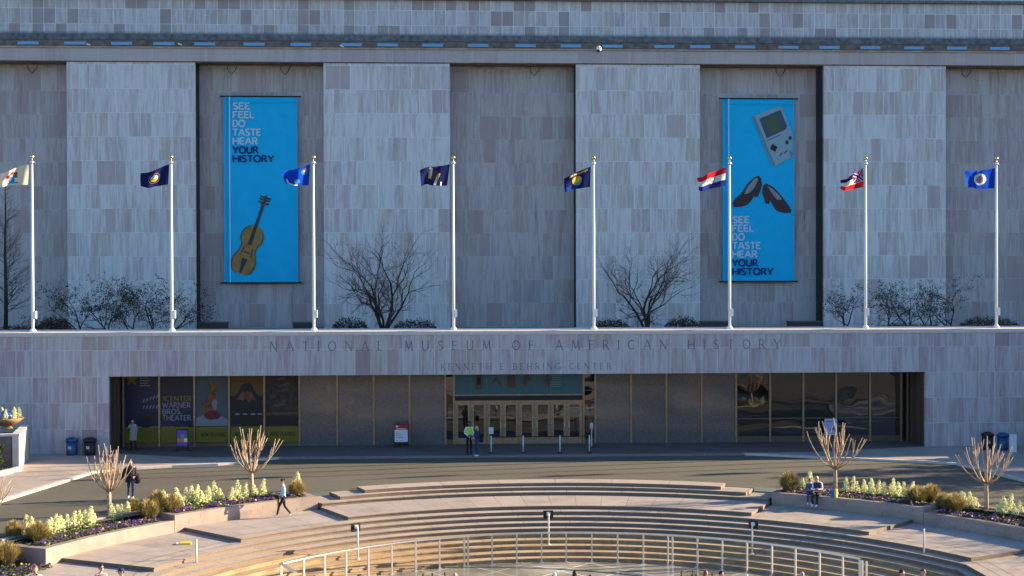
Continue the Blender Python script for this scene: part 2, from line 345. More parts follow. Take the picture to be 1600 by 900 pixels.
def lettering(mb, s, x, z, h, y, wt, wn, sp=.3, bold=False, serif=False, width=None, mi=None, facing=-1):
    """writes s as thin relief strips in the plane y, left end x, base line z"""
    ks = .82 if bold else 1.
    if width is not None and bold:
        sp = .16; nat = sum(GL[c][0] for c in s); ks = max(.6, (width/h - sp*(len(s)-1))/nat)
    elif width is not None:
        sp = 0; base = text_width(s, bold, 0)*h
        sp = (width-base)/h/max(1, len(s)-1)
    k = 0
    for c in s:
        gw, strokes = GL[c]
        for w_, pts in strokes:
            wd_ = (wt if w_ == 't' else wn)*h/2
            P = [Vector((x+p[0]*ks*h, z+p[1]*h)) for p in pts]
            closed = (P[0]-P[-1]).length < 1e-5 and len(P) > 3
            L, Rr = [], []
            for i, p in enumerate(P):
                if closed: a = P[i-1] if i else P[-2]; b = P[i+1] if i < len(P)-1 else P[1]
                else: a = P[i-1] if i else None; b = P[i+1] if i < len(P)-1 else None
                d1 = (p-a).normalized() if a is not None else None; d2 = (b-p).normalized() if b is not None else None
                d1 = d1 or d2; d2 = d2 or d1
                n1 = Vector((-d1.y, d1.x)); n2 = Vector((-d2.y, d2.x)); nn = n1+n2
                nn = nn.normalized() if nn.length > 1e-6 else n1
                q = min(1.35, 1/max(.3, nn.dot(n1)))
                L.append(p+nn*wd_*q); Rr.append(p-nn*wd_*q)
            yy = y + facing*(.0012*(k % 6)); k += 1
            mb.grid([[(p.x, yy, p.y) for p in Rr], [(p.x, yy, p.y) for p in L]], mi=mi)
            if serif and not closed and c not in 'CGSO':
                for e in (P[0], P[-1]):
                    for zz in (z, z+h):
                        if abs(e.y-zz) < .02*h and c not in '.':
                            yy = y + facing*(.0012*(k % 6)); k += 1
                            sw = .13*h; s2 = .02*h
                            mb.face([(e.x-sw, yy, zz-s2), (e.x+sw, yy, zz-s2), (e.x+sw, yy, zz+s2), (e.x-sw, yy, zz+s2)], mi)
        x += gw*ks*h + sp*h
    return x

# ================================================================== GROUND
def ring_path(r, a0, a1, n): return [(CX+r*sin(R_(a0+(a1-a0)*k/n)), CY+r*cos(R_(a0+(a1-a0)*k/n))) for k in range(n+1)]
AE = 64.5
# the driveway and everything beyond it: one big sheet with the sunken plaza cut out
mb = MB()
N = 96
inner = ring_path(22.9, -180, 180, N)
rings = [inner]+[ring_path(r, -180, 180, N) for r in (26, 34, 60, 150, 500, 1500)]
mb.grid([[(p[0], p[1], -.10) for p in r] for r in rings])
tag(mb.build('road', ASPH), kind='structure')
# lawn behind the viewpoint and far flat ground to the horizon (reflected in the glass)
LAWN = mat('lawn', (.10, .10, .045), .95, noise=.35, nscale=.7)
mb = MB(); mb.box(-260, 260, -320, 8, -.3, -.02); tag(mb.build('lawn', LAWN), kind='structure')
# sidewalks
def sheet(name, poly, z0, z1, m):
    mb = MB(); mb.prism(poly, z0, z1); return tag(mb.build(name, m), kind='structure')
lw = [(-24.6, 50.0), (-21.9, 53.5), (-19.9, 60.4), (-18.1, 68.9), (-17.2, 69.9), (-14.5, 71.0), (-12.2, 71.5), (-11.0, 72.1), (-10.3, 73.2), (-9.3, 73.75)]
rwk = [(33.4, 50.0), (30.4, 53.5), (28.2, 60.4), (26.9, 67.9), (26.6, 69.2), (25.6, 69.9), (22.5, 71.2), (19.6, 72.3), (17.6, 73.3), (16.4, 73.75)]
poly = lw + rwk[::-1] + [(120, 50), (120, 79.2), (-110, 79.2), (-110, 50)]
sheet('sidewalk', poly, -.6, 0., PAVE)
def curb_line(pts, w, z0, z1, off=0):
    mb = MB(); P = [Vector((p[0], p[1])) for p in pts]; L = []; Rr = []
    for i, p in enumerate(P):
        d = (P[min(i+1, len(P)-1)]-P[max(i-1, 0)]).normalized(); n = Vector((-d.y, d.x))
        L.append(p+n*(w/2+off)); Rr.append(p-n*(w/2-off))
    rows = [[(p.x, p.y, z0) for p in Rr], [(p.x, p.y, z1) for p in Rr], [(p.x, p.y, z1) for p in L], [(p.x, p.y, z0) for p in L]]
    mb.grid(rows)
    return mb
kl = curb_line(lw[1:] , .3, -.4, .012); tag(kl.build('sidewalk_kerb', CURB), kind='structure')
kr = curb_line(rwk[1:], .3, -.4, .012); tag(kr.build('sidewalk_kerb', CURB), kind='structure')
km = curb_line([(-9.1, 73.75), (16.2, 73.75)], .3, -.4, .012); tag(km.build('sidewalk_kerb', mat('shade_kerb', (.2, .165, .15), .8, noise=.15)), kind='structure')  # kerb stretch in the building's shade, the shade put into a darker colour
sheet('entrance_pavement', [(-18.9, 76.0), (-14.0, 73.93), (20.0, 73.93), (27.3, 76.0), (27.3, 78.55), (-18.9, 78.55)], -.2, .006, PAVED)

# ------------------------------------------------------------------ amphitheatre
am = thing('amphitheatre_steps', 'curved pinkish granite amphitheatre steps round the sunken plaza, sunlit at left', 'steps', (CX, CY, -1.95))
RR = [22.98, 21.85, 21.48, 21.0, 18.08, 17.5, 16.95, 16.42, 15.95, 15.47, 14.93, 14.4, 13.85, 13.38]
def apart(mb, name, m): 
    mb.v = [(x-CX, y-CY, z+1.95) for x, y, z in mb.v]; return part(mb, name, m, am)
def ring_block(Ri, Ro, a0, a1, z0, z1, ext=0.):
    n = max(4, int((a1-a0)/1.6)); a = ring_path(Ri, a0, a1, n); b = ring_path(Ro, a0, a1, n)
    if ext and a0 < 0 and a0 <= -AE: a = [(a[0][0], a[0][1]-ext)]+a; b = [(b[0][0], b[0][1]-ext)]+b
    if ext and a1 >= AE: a = a+[(a[-1][0], a[-1][1]-ext)]; b = b+[(b[-1][0], b[-1][1]-ext)]
    mb = MB(); nose = .03 if Ro-Ri < 4 and Ri < RW-.1 else 0.
    if nose:
        an = [((p[0]-CX)*(1-nose/Ri)+CX, (p[1]-CY)*(1-nose/Ri)+CY) for p in a]
        mb.grid([[(p[0], p[1], z) for p in q] for q, z in ((a, z0), (a, z1-.045), (an, z1-.045), (an, z1), (b, z1), (b, z0))])
    else: mb.grid([[(p[0], p[1], z) for p in q] for q, z in ((a, z0), (a, z1), (b, z1), (b, z0))])
    for e in (0, -1):
        f = [(a[e][0], a[e][1], z0), (a[e][0], a[e][1], z1), (b[e][0], b[e][1], z1), (b[e][0], b[e][1], z0)]
        mb.face(f if e else f[::-1])
    return mb
RW = 21.25      # front of the planter walls
apart(ring_block(RR[1], 22.98, -22.3, 22.3, -2.2, 0), 'step', STEP)
apart(ring_block(RR[2], 22.97, -25.8, 25.6, -2.2, -.15).__class__ and ring_block(RR[2], RR[1]-.004, -25.8, 25.6, -2.2, -.15), 'step', STEP)
for s in (-1, 1):                        # flanks of the upper steps, running out to the road edge
    a = sorted((s*22.34, s*25.7)); apart(ring_block(RR[1]-.002, 22.975, a[0], a[1], -2.2, -.15), 'step', STEP)
    a = sorted((s*25.85, s*28.7)); apart(ring_block(RR[2]-.004, 22.97, a[0], a[1], -2.2, -.30), 'step', STEP)
apart(ring_block(RR[3], RR[2]-.004, -28.7, 28.7, -2.2, -.30), 'step', STEP)
apart(ring_block(RR[4], RR[3]-.004, -28.9, 28.9, -2.2, -.45), 'landing', WALK)
for s in (-1, 1):
    for a0, a1, z in ((28.94, 46.6, -.60), (46.64, 63.6, -.75)):
        a = sorted((s*a0, s*a1)); apart(ring_block(RR[4], RW-.004, a[0], a[1], -2.2, z), 'landing', WALK)
spans = {5: [(-46.6, 46.6, -.60), (46.64, 63.6, -.75), (63.64, AE, -.90)], 6: [(-63.6, 63.6, -.75), (63.64, AE, -.90)]}
for i in range(5, 14):
    m = STEPG if i >= 9 else STEP
    for a0, a1, z in spans.get(i, [(-AE, AE, -.15*(i-1))]):
        apart(ring_block(RR[i], RR[i-1]-.004, a0, a1, -2.2, z, ext=12), 'step', m)
        if a0 > 0: apart(ring_block(RR[i], RR[i-1]-.004, -a1, -a0, -2.2, z, ext=12), 'step', m)
# low flat ground beyond the ends of the landings (left and right) and behind the viewer
def side_ground(s):
    a = ring_path(RR[4]+.002, s*63.64, s*64.5, 2); b = ring_path(23.6, s*64.5, s*63.64, 2)
    x0 = a[-1][0]; pts = a + [(x0, a[-1][1]-14), (CX+s*34, a[-1][1]-14), (CX+s*34, 49.0)] + [(b[0][0]+s*.1, b[0][1]-.2)] + b
    if s < 0: pts = pts[::-1]
    mb = MB(); mb.prism(pts, -2.2, -.90); return tag(mb.build('walkway', WALK), kind='structure')
side_ground(-1); side_ground(1)
# plaza floor with a lattice of pale bands, part of it under a film of water
def plaza_mat():
    m = bpy.data.materials.new('plaza_floor'); m.use_nodes = True; t = m.node_tree; b = t.nodes['Principled BSDF']; B = NB(m)
    g = t.nodes.new('ShaderNodeNewGeometry'); sp = t.nodes.new('ShaderNodeSeparateXYZ'); t.links.new(g.outputs['Position'], sp.inputs[0])
    x, y = B.m('SUBTRACT', sp.outputs[0], CX), B.m('SUBTRACT', sp.outputs[1], CY)
    p = B.m('FRACT', B.m('DIVIDE', B.m('ADD', x, B.m('MULTIPLY', y, .9)), 2.6)); q = B.m('FRACT', B.m('DIVIDE', B.m('SUBTRACT', x, B.m('MULTIPLY', y, .9)), 2.6))
    l = B.m('MAXIMUM', B.m('LESS_THAN', p, .045), B.m('LESS_THAN', q, .045))
    n = B.noise(g.outputs['Position'], .45, 4., .6)
    col = B.mix(B.rng(n, .4, .62), (.20, .18, .12), (.42, .36, .27))
    col = B.mix(l, col, (.55, .50, .40))
    wet = B.rng(B.noise(g.outputs['Position'], .28, 2.), .42, .5)
    col = B.mix(B.m('MULTIPLY', wet, .35), col, (.16, .165, .16))
    t.links.new(col, b.inputs['Base Color'])
    t.links.new(B.rng(wet, 0., 1., .6, .12), b.inputs['Roughness'])
    return m
mb = MB(); mb.prism(ring_path(13.376, -AE, AE, 60)[::-1] + [(CX-13.376*sin(R_(AE)), 34), (CX+13.376*sin(R_(AE)), 34)], -2.3, -1.95)
mb.v = mb.v; tag(mb.build('plaza_floor', plaza_mat()), kind='structure')
mb = MB(); mb.box(-60, 70, 8.2, 34.6, -2.6, -.9); tag(mb.build('walkway', WALK), kind='structure')

# ------------------------------------------------------------------ planter walls and beds
def planter(s, a0, a1, ztop, zbot, label, soil_z):
    a = sorted((s*a0, s*a1)); th = thing('planter_wall', label, 'planter', PL(RW, s*(a0+a1)/2, zbot))
    o = th.location
    def sh(mb): mb.v = [(x-o.x, y-o.y, z-o.z) for x, y, z in mb.v]; return mb
    # front wall, end walls, back kerb, soil
    w = ring_block(RW, RW+.34, a[0], a[1], -2.2, ztop); part(sh(w), 'front_wall', WALLG, th)
    da = .9
    for e in (0, 1):
        b = (a[0], a[0]+da) if e == 0 else (a[1]-da, a[1])
        w = ring_block(RW+.344, 23.3, b[0], b[1], -2.2, ztop-.003); part(sh(w), 'end_wall', WALLG, th)
    w = ring_block(23.304, 23.5, a[0], a[1], -2.2, max(-.04, ztop-.05)); part(sh(w), 'back_kerb', WALLG, th)
    w = ring_block(RW+.344, 23.3, a[0]+da+.02, a[1]-da-.02, -2.2, soil_z); part(sh(w), 'soil', SOIL, th)
    return th
planter(-1, 28.95, 47.9, -.02, -.6, 'left granite planter wall, the higher one behind the walking woman in light blue', -.09)
planter(-1, 47.96, 65.9, -.24, -.75, 'left granite planter wall, the lower one at the bottom left corner, curving under pale cone flowers', -.30)
planter(1, 28.95, 47.9, -.04, -.6, 'right granite planter wall in shade with two people seated on it', -.10)
planter(1, 47.96, 65.9, -.24, -.75, 'right granite planter wall running out of the right edge of the picture', -.30)
# the third bed at bottom left
mb = MB(); mb.prism([(-15.6, 50.4), (-16.2, 48.6), (-17.4, 46.5), (-24, 46.5), (-24, 51), (-16.6, 51.2)][::-1], -1.2, -.84); tag(mb.build('planting_bed', SOIL), kind='structure')

# ================================================================== MUSEUM
mus = thing('museum_building', 'large pale stone museum with flat pilasters, blue banners and a wide recessed entrance', 'museum', (4.2, 76, 0))
MO = Vector((4.2, 76, 0))
def mpart(mb, name, m, parent=None, smooth=False):
    mb.v = [(x-MO.x, y-MO.y, z-MO.z) for x, y, z in mb.v]; return part(mb, name, m, parent or mus, smooth)
XL, XR = -18.98, 27.37; YF, YG = 76.0, 78.6; ZL = 4.29
# lower front wall (left flank, right flank, lintel) as one part
mb = MB()
mb.box(-100, XL, YF, 80, -.5, 6.53); mb.box(XR, 108, YF, 80, -.5, 6.53); mb.box(XL+.002, XR-.002, YF, 77.6, ZL, 6.528)
mpart(mb, 'front_wall', STONE_L)
mb = MB(); mb.prism([(-100, YF-.04), (108, YF-.04), (108, 77.25), (-100, 77.25)], 6.535, [6.745, 6.745, 6.875, 6.875]); mpart(mb, 'coping', COPING)
mb = MB(); mb.box(-100, 108, 77.26, 92.0, 6.0, 6.44); mpart(mb, 'roof_terrace', SOIL)
mb = MB(); mb.box(XL-.1, XR+.1, 77.62, 81, ZL+.01, ZL+.4); mpart(mb, 'recess_ceiling', BAND)
# upper wall: recessed stone behind flat pilasters
YP, YR = 88.0, 89.25; ZC = 23.72
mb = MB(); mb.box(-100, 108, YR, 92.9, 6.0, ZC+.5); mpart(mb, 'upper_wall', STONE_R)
x0 = -24.56; per = 16.47; wp = 8.2
for k in range(-4, 8):
    mb = MB(); a = x0+k*per; mb.box(a, a+wp, YP, YR-.003, 6.0, ZC); mpart(mb, 'pilaster', STONE_P)
for x, w_ in ((24.787, .13), (-16.36, -.045), (8.38, .045)):  # black strips standing in for the shade on the pilasters' side faces
    mb = MB(); a, b = sorted((x-.003 if w_ > 0 else x+.003, x-w_)); mb.box(a, b, YP+.25, YR-.004, 6.0, ZC-.01); mpart(mb, 'edge_shade_strip', BLACK)
mb = MB(); mb.box(-100, 108, YP-.12, 92.9, ZC+.06, 24.60); mpart(mb, 'cornice', STONE_C)
mb = MB(); mb.box(-100, 108, YP-.05, YR, ZC+.003, ZC+.058); mpart(mb, 'cornice_joint', BAND)
mb = MB(); mb.box(-100, 108, YP-.2, 92.9, 24.602, 24.70); mpart(mb, 'cornice_cap', mat('cap_stone', (.36, .27, .20), .8, noise=.2, nscale=2))
YA = 93.0
mb = MB(); mb.box(-100, 108, YA, 98, 24.0, 31.0); mpart(mb, 'attic_wall', STONE_A)
mb = MB(); mb.box(-100, 108, YA-.09, YA-.004, 26.02, 26.42)
mpart(mb, 'stained_course', STAINED)
mb = MB(); mb.box(-100, 108, YA-.06, YA-.004, 25.3, 26.0); mpart(mb, 'band_course', BAND)
mb = MB(); mb.box(-100, 108, YA-.3, YA-.004, 28.86, 29.05); mpart(mb, 'attic_ledge', STAINED)
for u in (28, 101, 174, 240, 304, 381, 454, 533, 590, 660, 731, 805, 876, 941, 1022, 1078, 1148, 1216, 1280, 1344, 1412, 1479, 1546):
    a = W(u, 72, YA).x; b = a + 32/22.6
    mb = MB(); mb.box(a, b, YA-.10, YA-.062, 25.66, 25.86); mpart(mb, 'skylight_strip', SKYL)
# looped cables under the cornice
for u, hgt in ((50, 14), (362, 16), (445, 13), (835, 14), (1219, 13), (1509, 13)):
    mb = MB(); c = W(u, 104, YR-.05); w_ = .3
    mb.tube([(c.x-w_, YR-.05, ZC-.02), (c.x-w_*.8, YR-.05, ZC-.35), (c.x, YR-.06, ZC-.58), (c.x+w_*.8, YR-.05, ZC-.3), (c.x+w_*1.2, YR-.05, ZC-.02)], .018, 5); mpart(mb, 'cable', BLACK)
# --- recessed entrance front
mb = MB(); mb.box(XL+.02, XR-.02, YG+.35, 80.5, -.3, ZL+.02); mpart(mb, 'interior', DARK)
xs = [-18.79, -16.74, -14.73, -12.74, -10.71, -8.68, -6.50, -4.38, -2.295, -.205]
xs2 = [8.59, 10.70, 12.79, 14.88, 16.94, 18.96, 20.95, 22.91, 24.95, 26.83]
def mull(x, w=.055, z0=.0, z1=ZL, y0=YG-.06, y1=YG+.12):
    mb = MB(); mb.box(x-w, x+w, y0, y1, z0, z1); return mpart(mb, 'mullion', BRONZE)
for x in xs+[.29]+[7.9]+xs2: mull(x)
mull(27.2, .05)
for a, b in list(zip(xs[5:9], xs[6:10])) + list(zip(xs2[0:4], xs2[1:5])):
    mb = MB(); mb.box(a+.06, b-.06, YG, YG+.2, .0, ZL); mpart(mb, 'granite_panel', GRANITE)
# poster bays (dark blue ground, yellow strip), glass bays
for a, b in zip(xs[:5], xs[1:6]):
    mb = MB(); mb.box(a+.058, b-.058, YG+.05, YG+.2, .22, ZL); w_ = mpart(mb, 'window', GLASS)
    mb = MB(); mb.box(a+.056, b-.056, YG-.02, YG+.1, .0, .215); mpart(mb, 'sill', BRONZED)
for a, b in zip(xs2[4:9], xs2[5:10]):
    for z0, z1 in ((.36, 1.36), (1.44, ZL)):
        mb = MB(); mb.box(a+.058, b-.058, YG+.05, YG+.1, z0, z1); mpart(mb, 'window', GLASS)
    mb = MB(); mb.box(a+.056, b-.056, YG-.03, YG+.12, 1.365, 1.435); mpart(mb, 'transom_bar', BRONZED)
    mb = MB(); mb.box(a+.056, b-.056, YG-.03, YG+.12, .0, .3); mpart(mb, 'sill', BRONZED)
    mb = MB(); mb.box(a+.056, b-.056, YG-.04, YG+.12, .302, .355); mpart(mb, 'transom_bar', BRONZED)
for a, b in ((xs[9], .29), (7.9, xs2[0])):
    for z0, z1 in ((.3, 1.3), (1.36, 2.3), (2.36, 3.1), (3.16, ZL)):
        mb = MB(); mb.box(a+.057, b-.057, YG+.05, YG+.1, z0, z1); mpart(mb, 'window', GLASSD)
    for z in (.0, 1.302, 2.302, 3.102): mb = MB(); mb.box(a+.056, b-.056, YG-.01, YG+.11, z, z+(.29 if z == 0 else .055)); mpart(mb, 'transom_bar', BRONZED)
# side walls of the recess: dark bronze glazing
for x, s in ((XL, 1), (XR, -1)):
    mb = MB(); mb.box(min(x, x+s*.05), max(x, x+s*.05), YF+.25, YG, .0, ZL); mpart(mb, 'side_panel', mat('brown_panel', (.06, .045, .033), .3, spec=.5))
    mb = MB(); mb.box(min(x+s*.052, x+s*.10), max(x+s*.052, x+s*.10), YF+1.1, YF+1.22, .0, ZL); mpart(mb, 'mullion', BRONZED)
# doors
ZD = 2.47; dx0, dx1 = .35, 7.84; dw = (dx1-dx0)/8
mb = MB(); mb.box(dx0-.003, dx1+.003, YG-.05, YG+.12, ZD+.003, ZD+.10); mpart(mb, 'door_head', BRONZE)
mb = MB(); mb.box(dx0-.003, dx1+.003, YG+.02, YG+.12, ZD+.105, 2.845); mpart(mb, 'door_canopy_recess', BLACK)
mb = MB(); mb.box(dx0-.003, dx1+.003, YG-.05, YG+.12, 2.85, 2.93); mpart(mb, 'transom_bar', BRONZE)
for k in range(8):
    a = dx0+k*dw+.012; b = a+dw-.024; mb = MB()
    mb.box(a, a+.17, YG, YG+.09, .02, ZD); mb.box(b-.17, b, YG, YG+.09, .02, ZD)
    mb.box(a+.17, b-.17, YG, YG+.09, ZD-.17, ZD); mb.box(a+.17, b-.17, YG, YG+.09, .02, .38)
    d = mpart(mb, 'door', BRONZE)
    def sub(mb, name, m):
        mb.v = [(x-MO.x, y-MO.y, z-MO.z) for x, y, z in mb.v]; return part(mb, name, m, d)
    mb = MB(); mb.box(a+.172, b-.172, YG+.03, YG+.06, .382, ZD-.172); sub(mb, 'glass', GLASSD)
    hx = b-.12 if k % 2 == 0 else a+.12
    mb = MB(); mb.tube([(hx, YG-.06, .95), (hx, YG-.06, 1.3)], .018, 8); mb.tube([(hx, YG-.06, .98), (hx, YG, .98)], .012, 6); mb.tube([(hx, YG-.06, 1.27), (hx, YG, 1.27)], .012, 6); sub(mb, 'handle', STEEL)
# teal transom display
TEAL = mat('teal_panel', (.006, .085, .115), .35, spec=.5); TEALL = mat('teal_line', (.03, .19, .23), .4); SEPIA = mat('sepia', (.11, .065, .045), .6); PALE = mat('pale_print', (.12, .22, .24), .6)
mb = MB(); mb.box(dx0-.003, dx1+.003, YG+.0, YG+.1, 2.935, ZL); td = mpart(mb, 'display_panel', TEAL)
mb = MB(); yy = YG-.004
def flush(nm):
    global mb
    mb.v = [(x-MO.x, y-MO.y, z-MO.z) for x, y, z in mb.v]; part(mb, nm, [TEALL, SEPIA, BLACK, PALE], td); mb = MB()
def flat(mb, pts, mi, k=0): mb.face([(p[0], yy-.0015*k, p[1]) for p in pts], mi)
zc = 3.62
for q in range(1, 9): flat(mb, [(dx0+q*dw-.012, 2.95), (dx0+q*dw+.012, 2.95), (dx0+q*dw+.012, ZL), (dx0+q*dw-.012, ZL)], 0)
def ex(u): return dx0+(u-497)/(1388-497)*(dx1-dx0)
flush('panel_joint')
flat(mb, [(ex(637), 3.2), (ex(690), 3.2), (ex(690), 4.2), (ex(637), 4.2)], 1, 1); flat(mb, [(ex(650), 3.5), (ex(678), 3.5), (ex(678), 3.95), (ex(650), 3.95)], 2, 2)
flush('tablet_picture')
flat(mb, [(ex(735), 3.42), (ex(785), 3.98), (ex(785), 3.72)], 1, 1); flat(mb, [(ex(785), 3.72), (ex(785), 3.98), (ex(830), 3.42), (ex(815), 3.42)], 1, 1)
flush('chevron_picture')
flat(mb, [(ex(858), 3.3), (ex(922), 3.3), (ex(918), 3.85)]+[(ex(890)+.24*cos(R_(t)), 3.85+.3*sin(R_(t))) for t in range(0, 181, 20)]+[(ex(862), 3.85)], 1, 1)
flush('bell_picture')
flat(mb, [(ex(968), 3.6), (ex(975), 3.95), (ex(1000), 4.12), (ex(1025), 3.95), (ex(1034), 3.7), (ex(1005), 3.68), (ex(990), 3.4), (ex(975), 3.4)], 1, 1)
flush('cap_picture')
st = [(ex(1142)+(.32 if t % 2 == 0 else .13)*cos(R_(90+36*t)), 3.68+(.5 if t % 2 == 0 else .2)*sin(R_(90+36*t))) for t in range(10)]
for t in range(10): flat(mb, [(ex(1142), 3.68), st[t], st[(t+1) % 10]], 1, 1)
flush('star_picture')
for q in range(7):
    flat(mb, [(ex(1172), 4.12-q*.13), (ex(1172)+random.uniform(.4, .75), 4.12-q*.13), (ex(1172)+.5, 4.17-q*.13), (ex(1172), 4.17-q*.13)], 3, 1)
flush('printed_text')
# carved inscription
INS = mat('incised_letter', (.15, .145, .15), .9)
def inscription(s, u0, u1, v0, v1, nm):
    a = W(u0, v1, YF); b = W(u1, v1, YF); h = a.z-W(u0, v1, YF).z + (W(u0, v0, YF).z-W(u0, v1, YF).z)
    sp = (b.x-a.x-text_width(s, False, 0)*h)/(len(s)-1); x = a.x
    for c in s:
        if c != ' ':
            mb = MB(); lettering(mb, c, x, (a.z+b.z)/2, h, YF-.004, .105, .06, serif=True); mpart(mb, nm, INS)
        x += GL[c][0]*h+sp
inscription('NATIONAL MUSEUM OF AMERICAN HISTORY', 422, 1219, 532.0, 546.5, 'carved_letter')
inscription('KENNETH E BEHRING CENTER', 689, 955, 567.5, 577.5, 'carved_letter')

# posters in the left windows: separate sheets fixed behind the glass line
NAVY = mat('navy_print', (0.011, 0.011, 0.041), .4); PLUM = mat('plum_print', (0.022, 0.014, 0.027), .4); YST = mat('yellow_strip', (0.142, 0.115, 0.008), .45); YTX = mat('dark_print', (.05, .045, .01), .6)
LTX = mat('grey_print', (0.176, 0.169, 0.203), .5); GTX = mat('gold_print', (0.189, 0.115, 0.020), .5); BLUEG = mat('frosty_print', (0.054, 0.078, 0.084), .45); RUST = mat('rust_print', (0.15, 0.055, 0.022), .5, noise=.55, nscale=3.5); REDP = mat('red_print', (0.121, 0.011, 0.011), .5)
AMB = mat('amber_print', (0.115, 0.057, 0.011), .5); DKP = mat('black_print', (.010, .009, .009), .4); BRN = mat('brown_print', (0.038, 0.023, 0.018), .5, noise=.5, nscale=3); ORG = mat('star_print', (.22, .14, .01), .5)
def poster(i, label, base, draw, lower=None, base_z=1.16):
    a, b = xs[i]+.075, xs[i+1]-.075
    th = thing('poster', label, 'poster', ((a+b)/2, YG, .22), group='posters across the left windows')
    w = (b-a)/2
    mb = MB(); mb.box(-w, w, .028, .048, base_z-.22+.02, ZL-.24); part(mb, 'sheet', base, th)
    mb = MB(); draw(mb, w)
    if mb.f: part(mb, 'print', draw.mats, th)
    mb = MB(); mb.box(-w, w, .026, .047, .02, base_z-.24); st_ = part(mb, 'yellow_strip', YST, th)
    if lower:
        mb = MB(); lettering(mb, lower, -w+.28, .36, .24, .022, .2, .16, bold=True, width=2*w-.5); part(mb, 'strip_lettering', YTX, th)
def pf(mb, pts, mi, k=1): mb.face([(p[0], .027-.0016*k, p[1]) for p in pts], mi)
def d0(mb, w):
    for t in range(10):
        c = (-.55, 3.72); q = [(c[0]+(.42 if j % 2 == 0 else .17)*cos(R_(90+36*j)), c[1]+(.42 if j % 2 == 0 else .17)*sin(R_(90+36*j))) for j in (t, t+1)]
        pf(mb, [c, q[0], q[1]], 0)
    for q in range(5): pf(mb, [(-.1, 3.9-q*.15), (.5-.1*(q % 2), 3.9-q*.15), (.5-.1*(q % 2), 3.97-q*.15), (-.1, 3.97-q*.15)], 1)
    for k, zz in enumerate((2.35, 2.0)):       # clapper board
        for j in range(5):
            x = .05+j*.19; dz = (.12*j if k == 0 else 0)*.5
            pf(mb, [(x, zz+dz), (x+.09, zz+dz+.02), (x+.16, zz+dz+.22), (x+.07, zz+dz+.2)], 1)
    pf(mb, [(.0, 1.9), (.95, 1.9), (.6, 1.3), (.2, 1.2)], 2)
d0.mats = [ORG, LTX, DKP]
poster(0, 'dark blue poster with a yellow star and a film clapperboard, leftmost window', NAVY, d0)
def d1(mb, w):
    for k, s in enumerate(('1CENTER', 'WARNER', 'BROS.', 'THEATER')):
        wd_ = {0: 1.66, 1: 1.60, 2: 1.08, 3: 1.62}[k]
        lettering(mb, s, -w+.1, 2.42-k*.37, .30, .022, .2, .17, bold=True, width=wd_, mi=0 if k == 0 else 1)
    pf(mb, [(-w, .96), (w, .96), (w, 2.0), (-w, 2.0)], 2, 0.3)
d1.mats = [GTX, LTX, NAVY]
poster(1, 'dark poster reading 1CENTER WARNER BROS. THEATER, in the second window', PLUM, d1)
def blob(cx, cz, rx, rz, seed, n=22, j=.22):
    r_ = random.Random(seed); return [(cx+rx*cos(2*pi*k/n)*r_.uniform(1-j, 1+j), cz+rz*sin(2*pi*k/n)*r_.uniform(1-j, 1+j)) for k in range(n)]
def d2(mb, w):
    pf(mb, [(-w, .98), (w, .98), (w, 1.35), (w*.5, 1.6), (.1, 1.45), (-.3, 1.75), (-w, 1.4)], 1)
    pf(mb, blob(.02, 2.35, .34, .62, 3), 0, 2); pf(mb, blob(.1, 3.25, .28, .36, 4), 0, 2.5); pf(mb, blob(-.32, 2.15, .26, .34, 6), 0, 3); pf(mb, blob(.16, 2.25, .15, .3, 5), 1, 4)
    pf(mb, blob(.02, 1.6, .5, .26, 8, j=.1), 2, 5)
d2.mats = [RUST, LTX, REDP]
poster(2, 'pale blue poster with a rust coloured shape over a red block', BLUEG, d2, 'NOW PLAYING')
def d3(mb, w):
    pf(mb, [(-w, 2.7), (w, 2.7), (w, 4.03), (-w, 4.03)], 0)
    pf(mb, [(-w, 2.55), (-.7, 2.72), (-.52, 2.86), (-.42, 3.05), (-.28, 3.36), (-.1, 3.46), (.06, 3.42), (.2, 3.47), (.34, 3.3), (.42, 3.02), (.56, 2.84), (.75, 2.7), (w, 2.5), (.4, 2.2), (-.3, 2.4)], 1, 2)
    pf(mb, [(-.62, 2.48), (-.4, 2.75), (-.22, 3.02), (-.1, 2.85), (.02, 3.0), (.14, 2.92), (.26, 2.98), (.42, 2.6), (.6, 2.42), (.3, 2.5), (.12, 2.3), (-.06, 2.62), (-.2, 2.4), (-.4, 2.5)], 2, 3)
    for x in (-.7, -.25, .2, .6): pf(mb, [(x, 1.6), (x+.3, 1.6), (x+.24, 1.7), (x+.05, 1.7)], 3, 2)
d3.mats = [AMB, DKP, RUST, LTX]
poster(3, 'black poster of a dark mountain under an amber sky', DKP, d3, 'NOW PLAYING')
def d4(mb, w):
    for q in range(9):
        x = random.uniform(-.8, .3); z = random.uniform(2., 3.9); pf(mb, [(x, z), (x+random.uniform(.3, .7), z+.05), (x+.4, z+.18), (x+.1, z+.14)], 0, 1+q*.3)
    pf(mb, [(-w, 1.62), (w, 1.62), (w, 1.72), (-w, 1.72)], 1, 1)
    pf(mb, [(-w, .97), (w, .97), (w, 1.5), (-w, 1.5)], 2, 1)
d4.mats = [mat('dusty_print', (.085, .055, .045), .5), AMB, DKP]
poster(4, 'murky brown poster in the window beside the first granite panel', BRN, d4, 'NOW PLAYING')

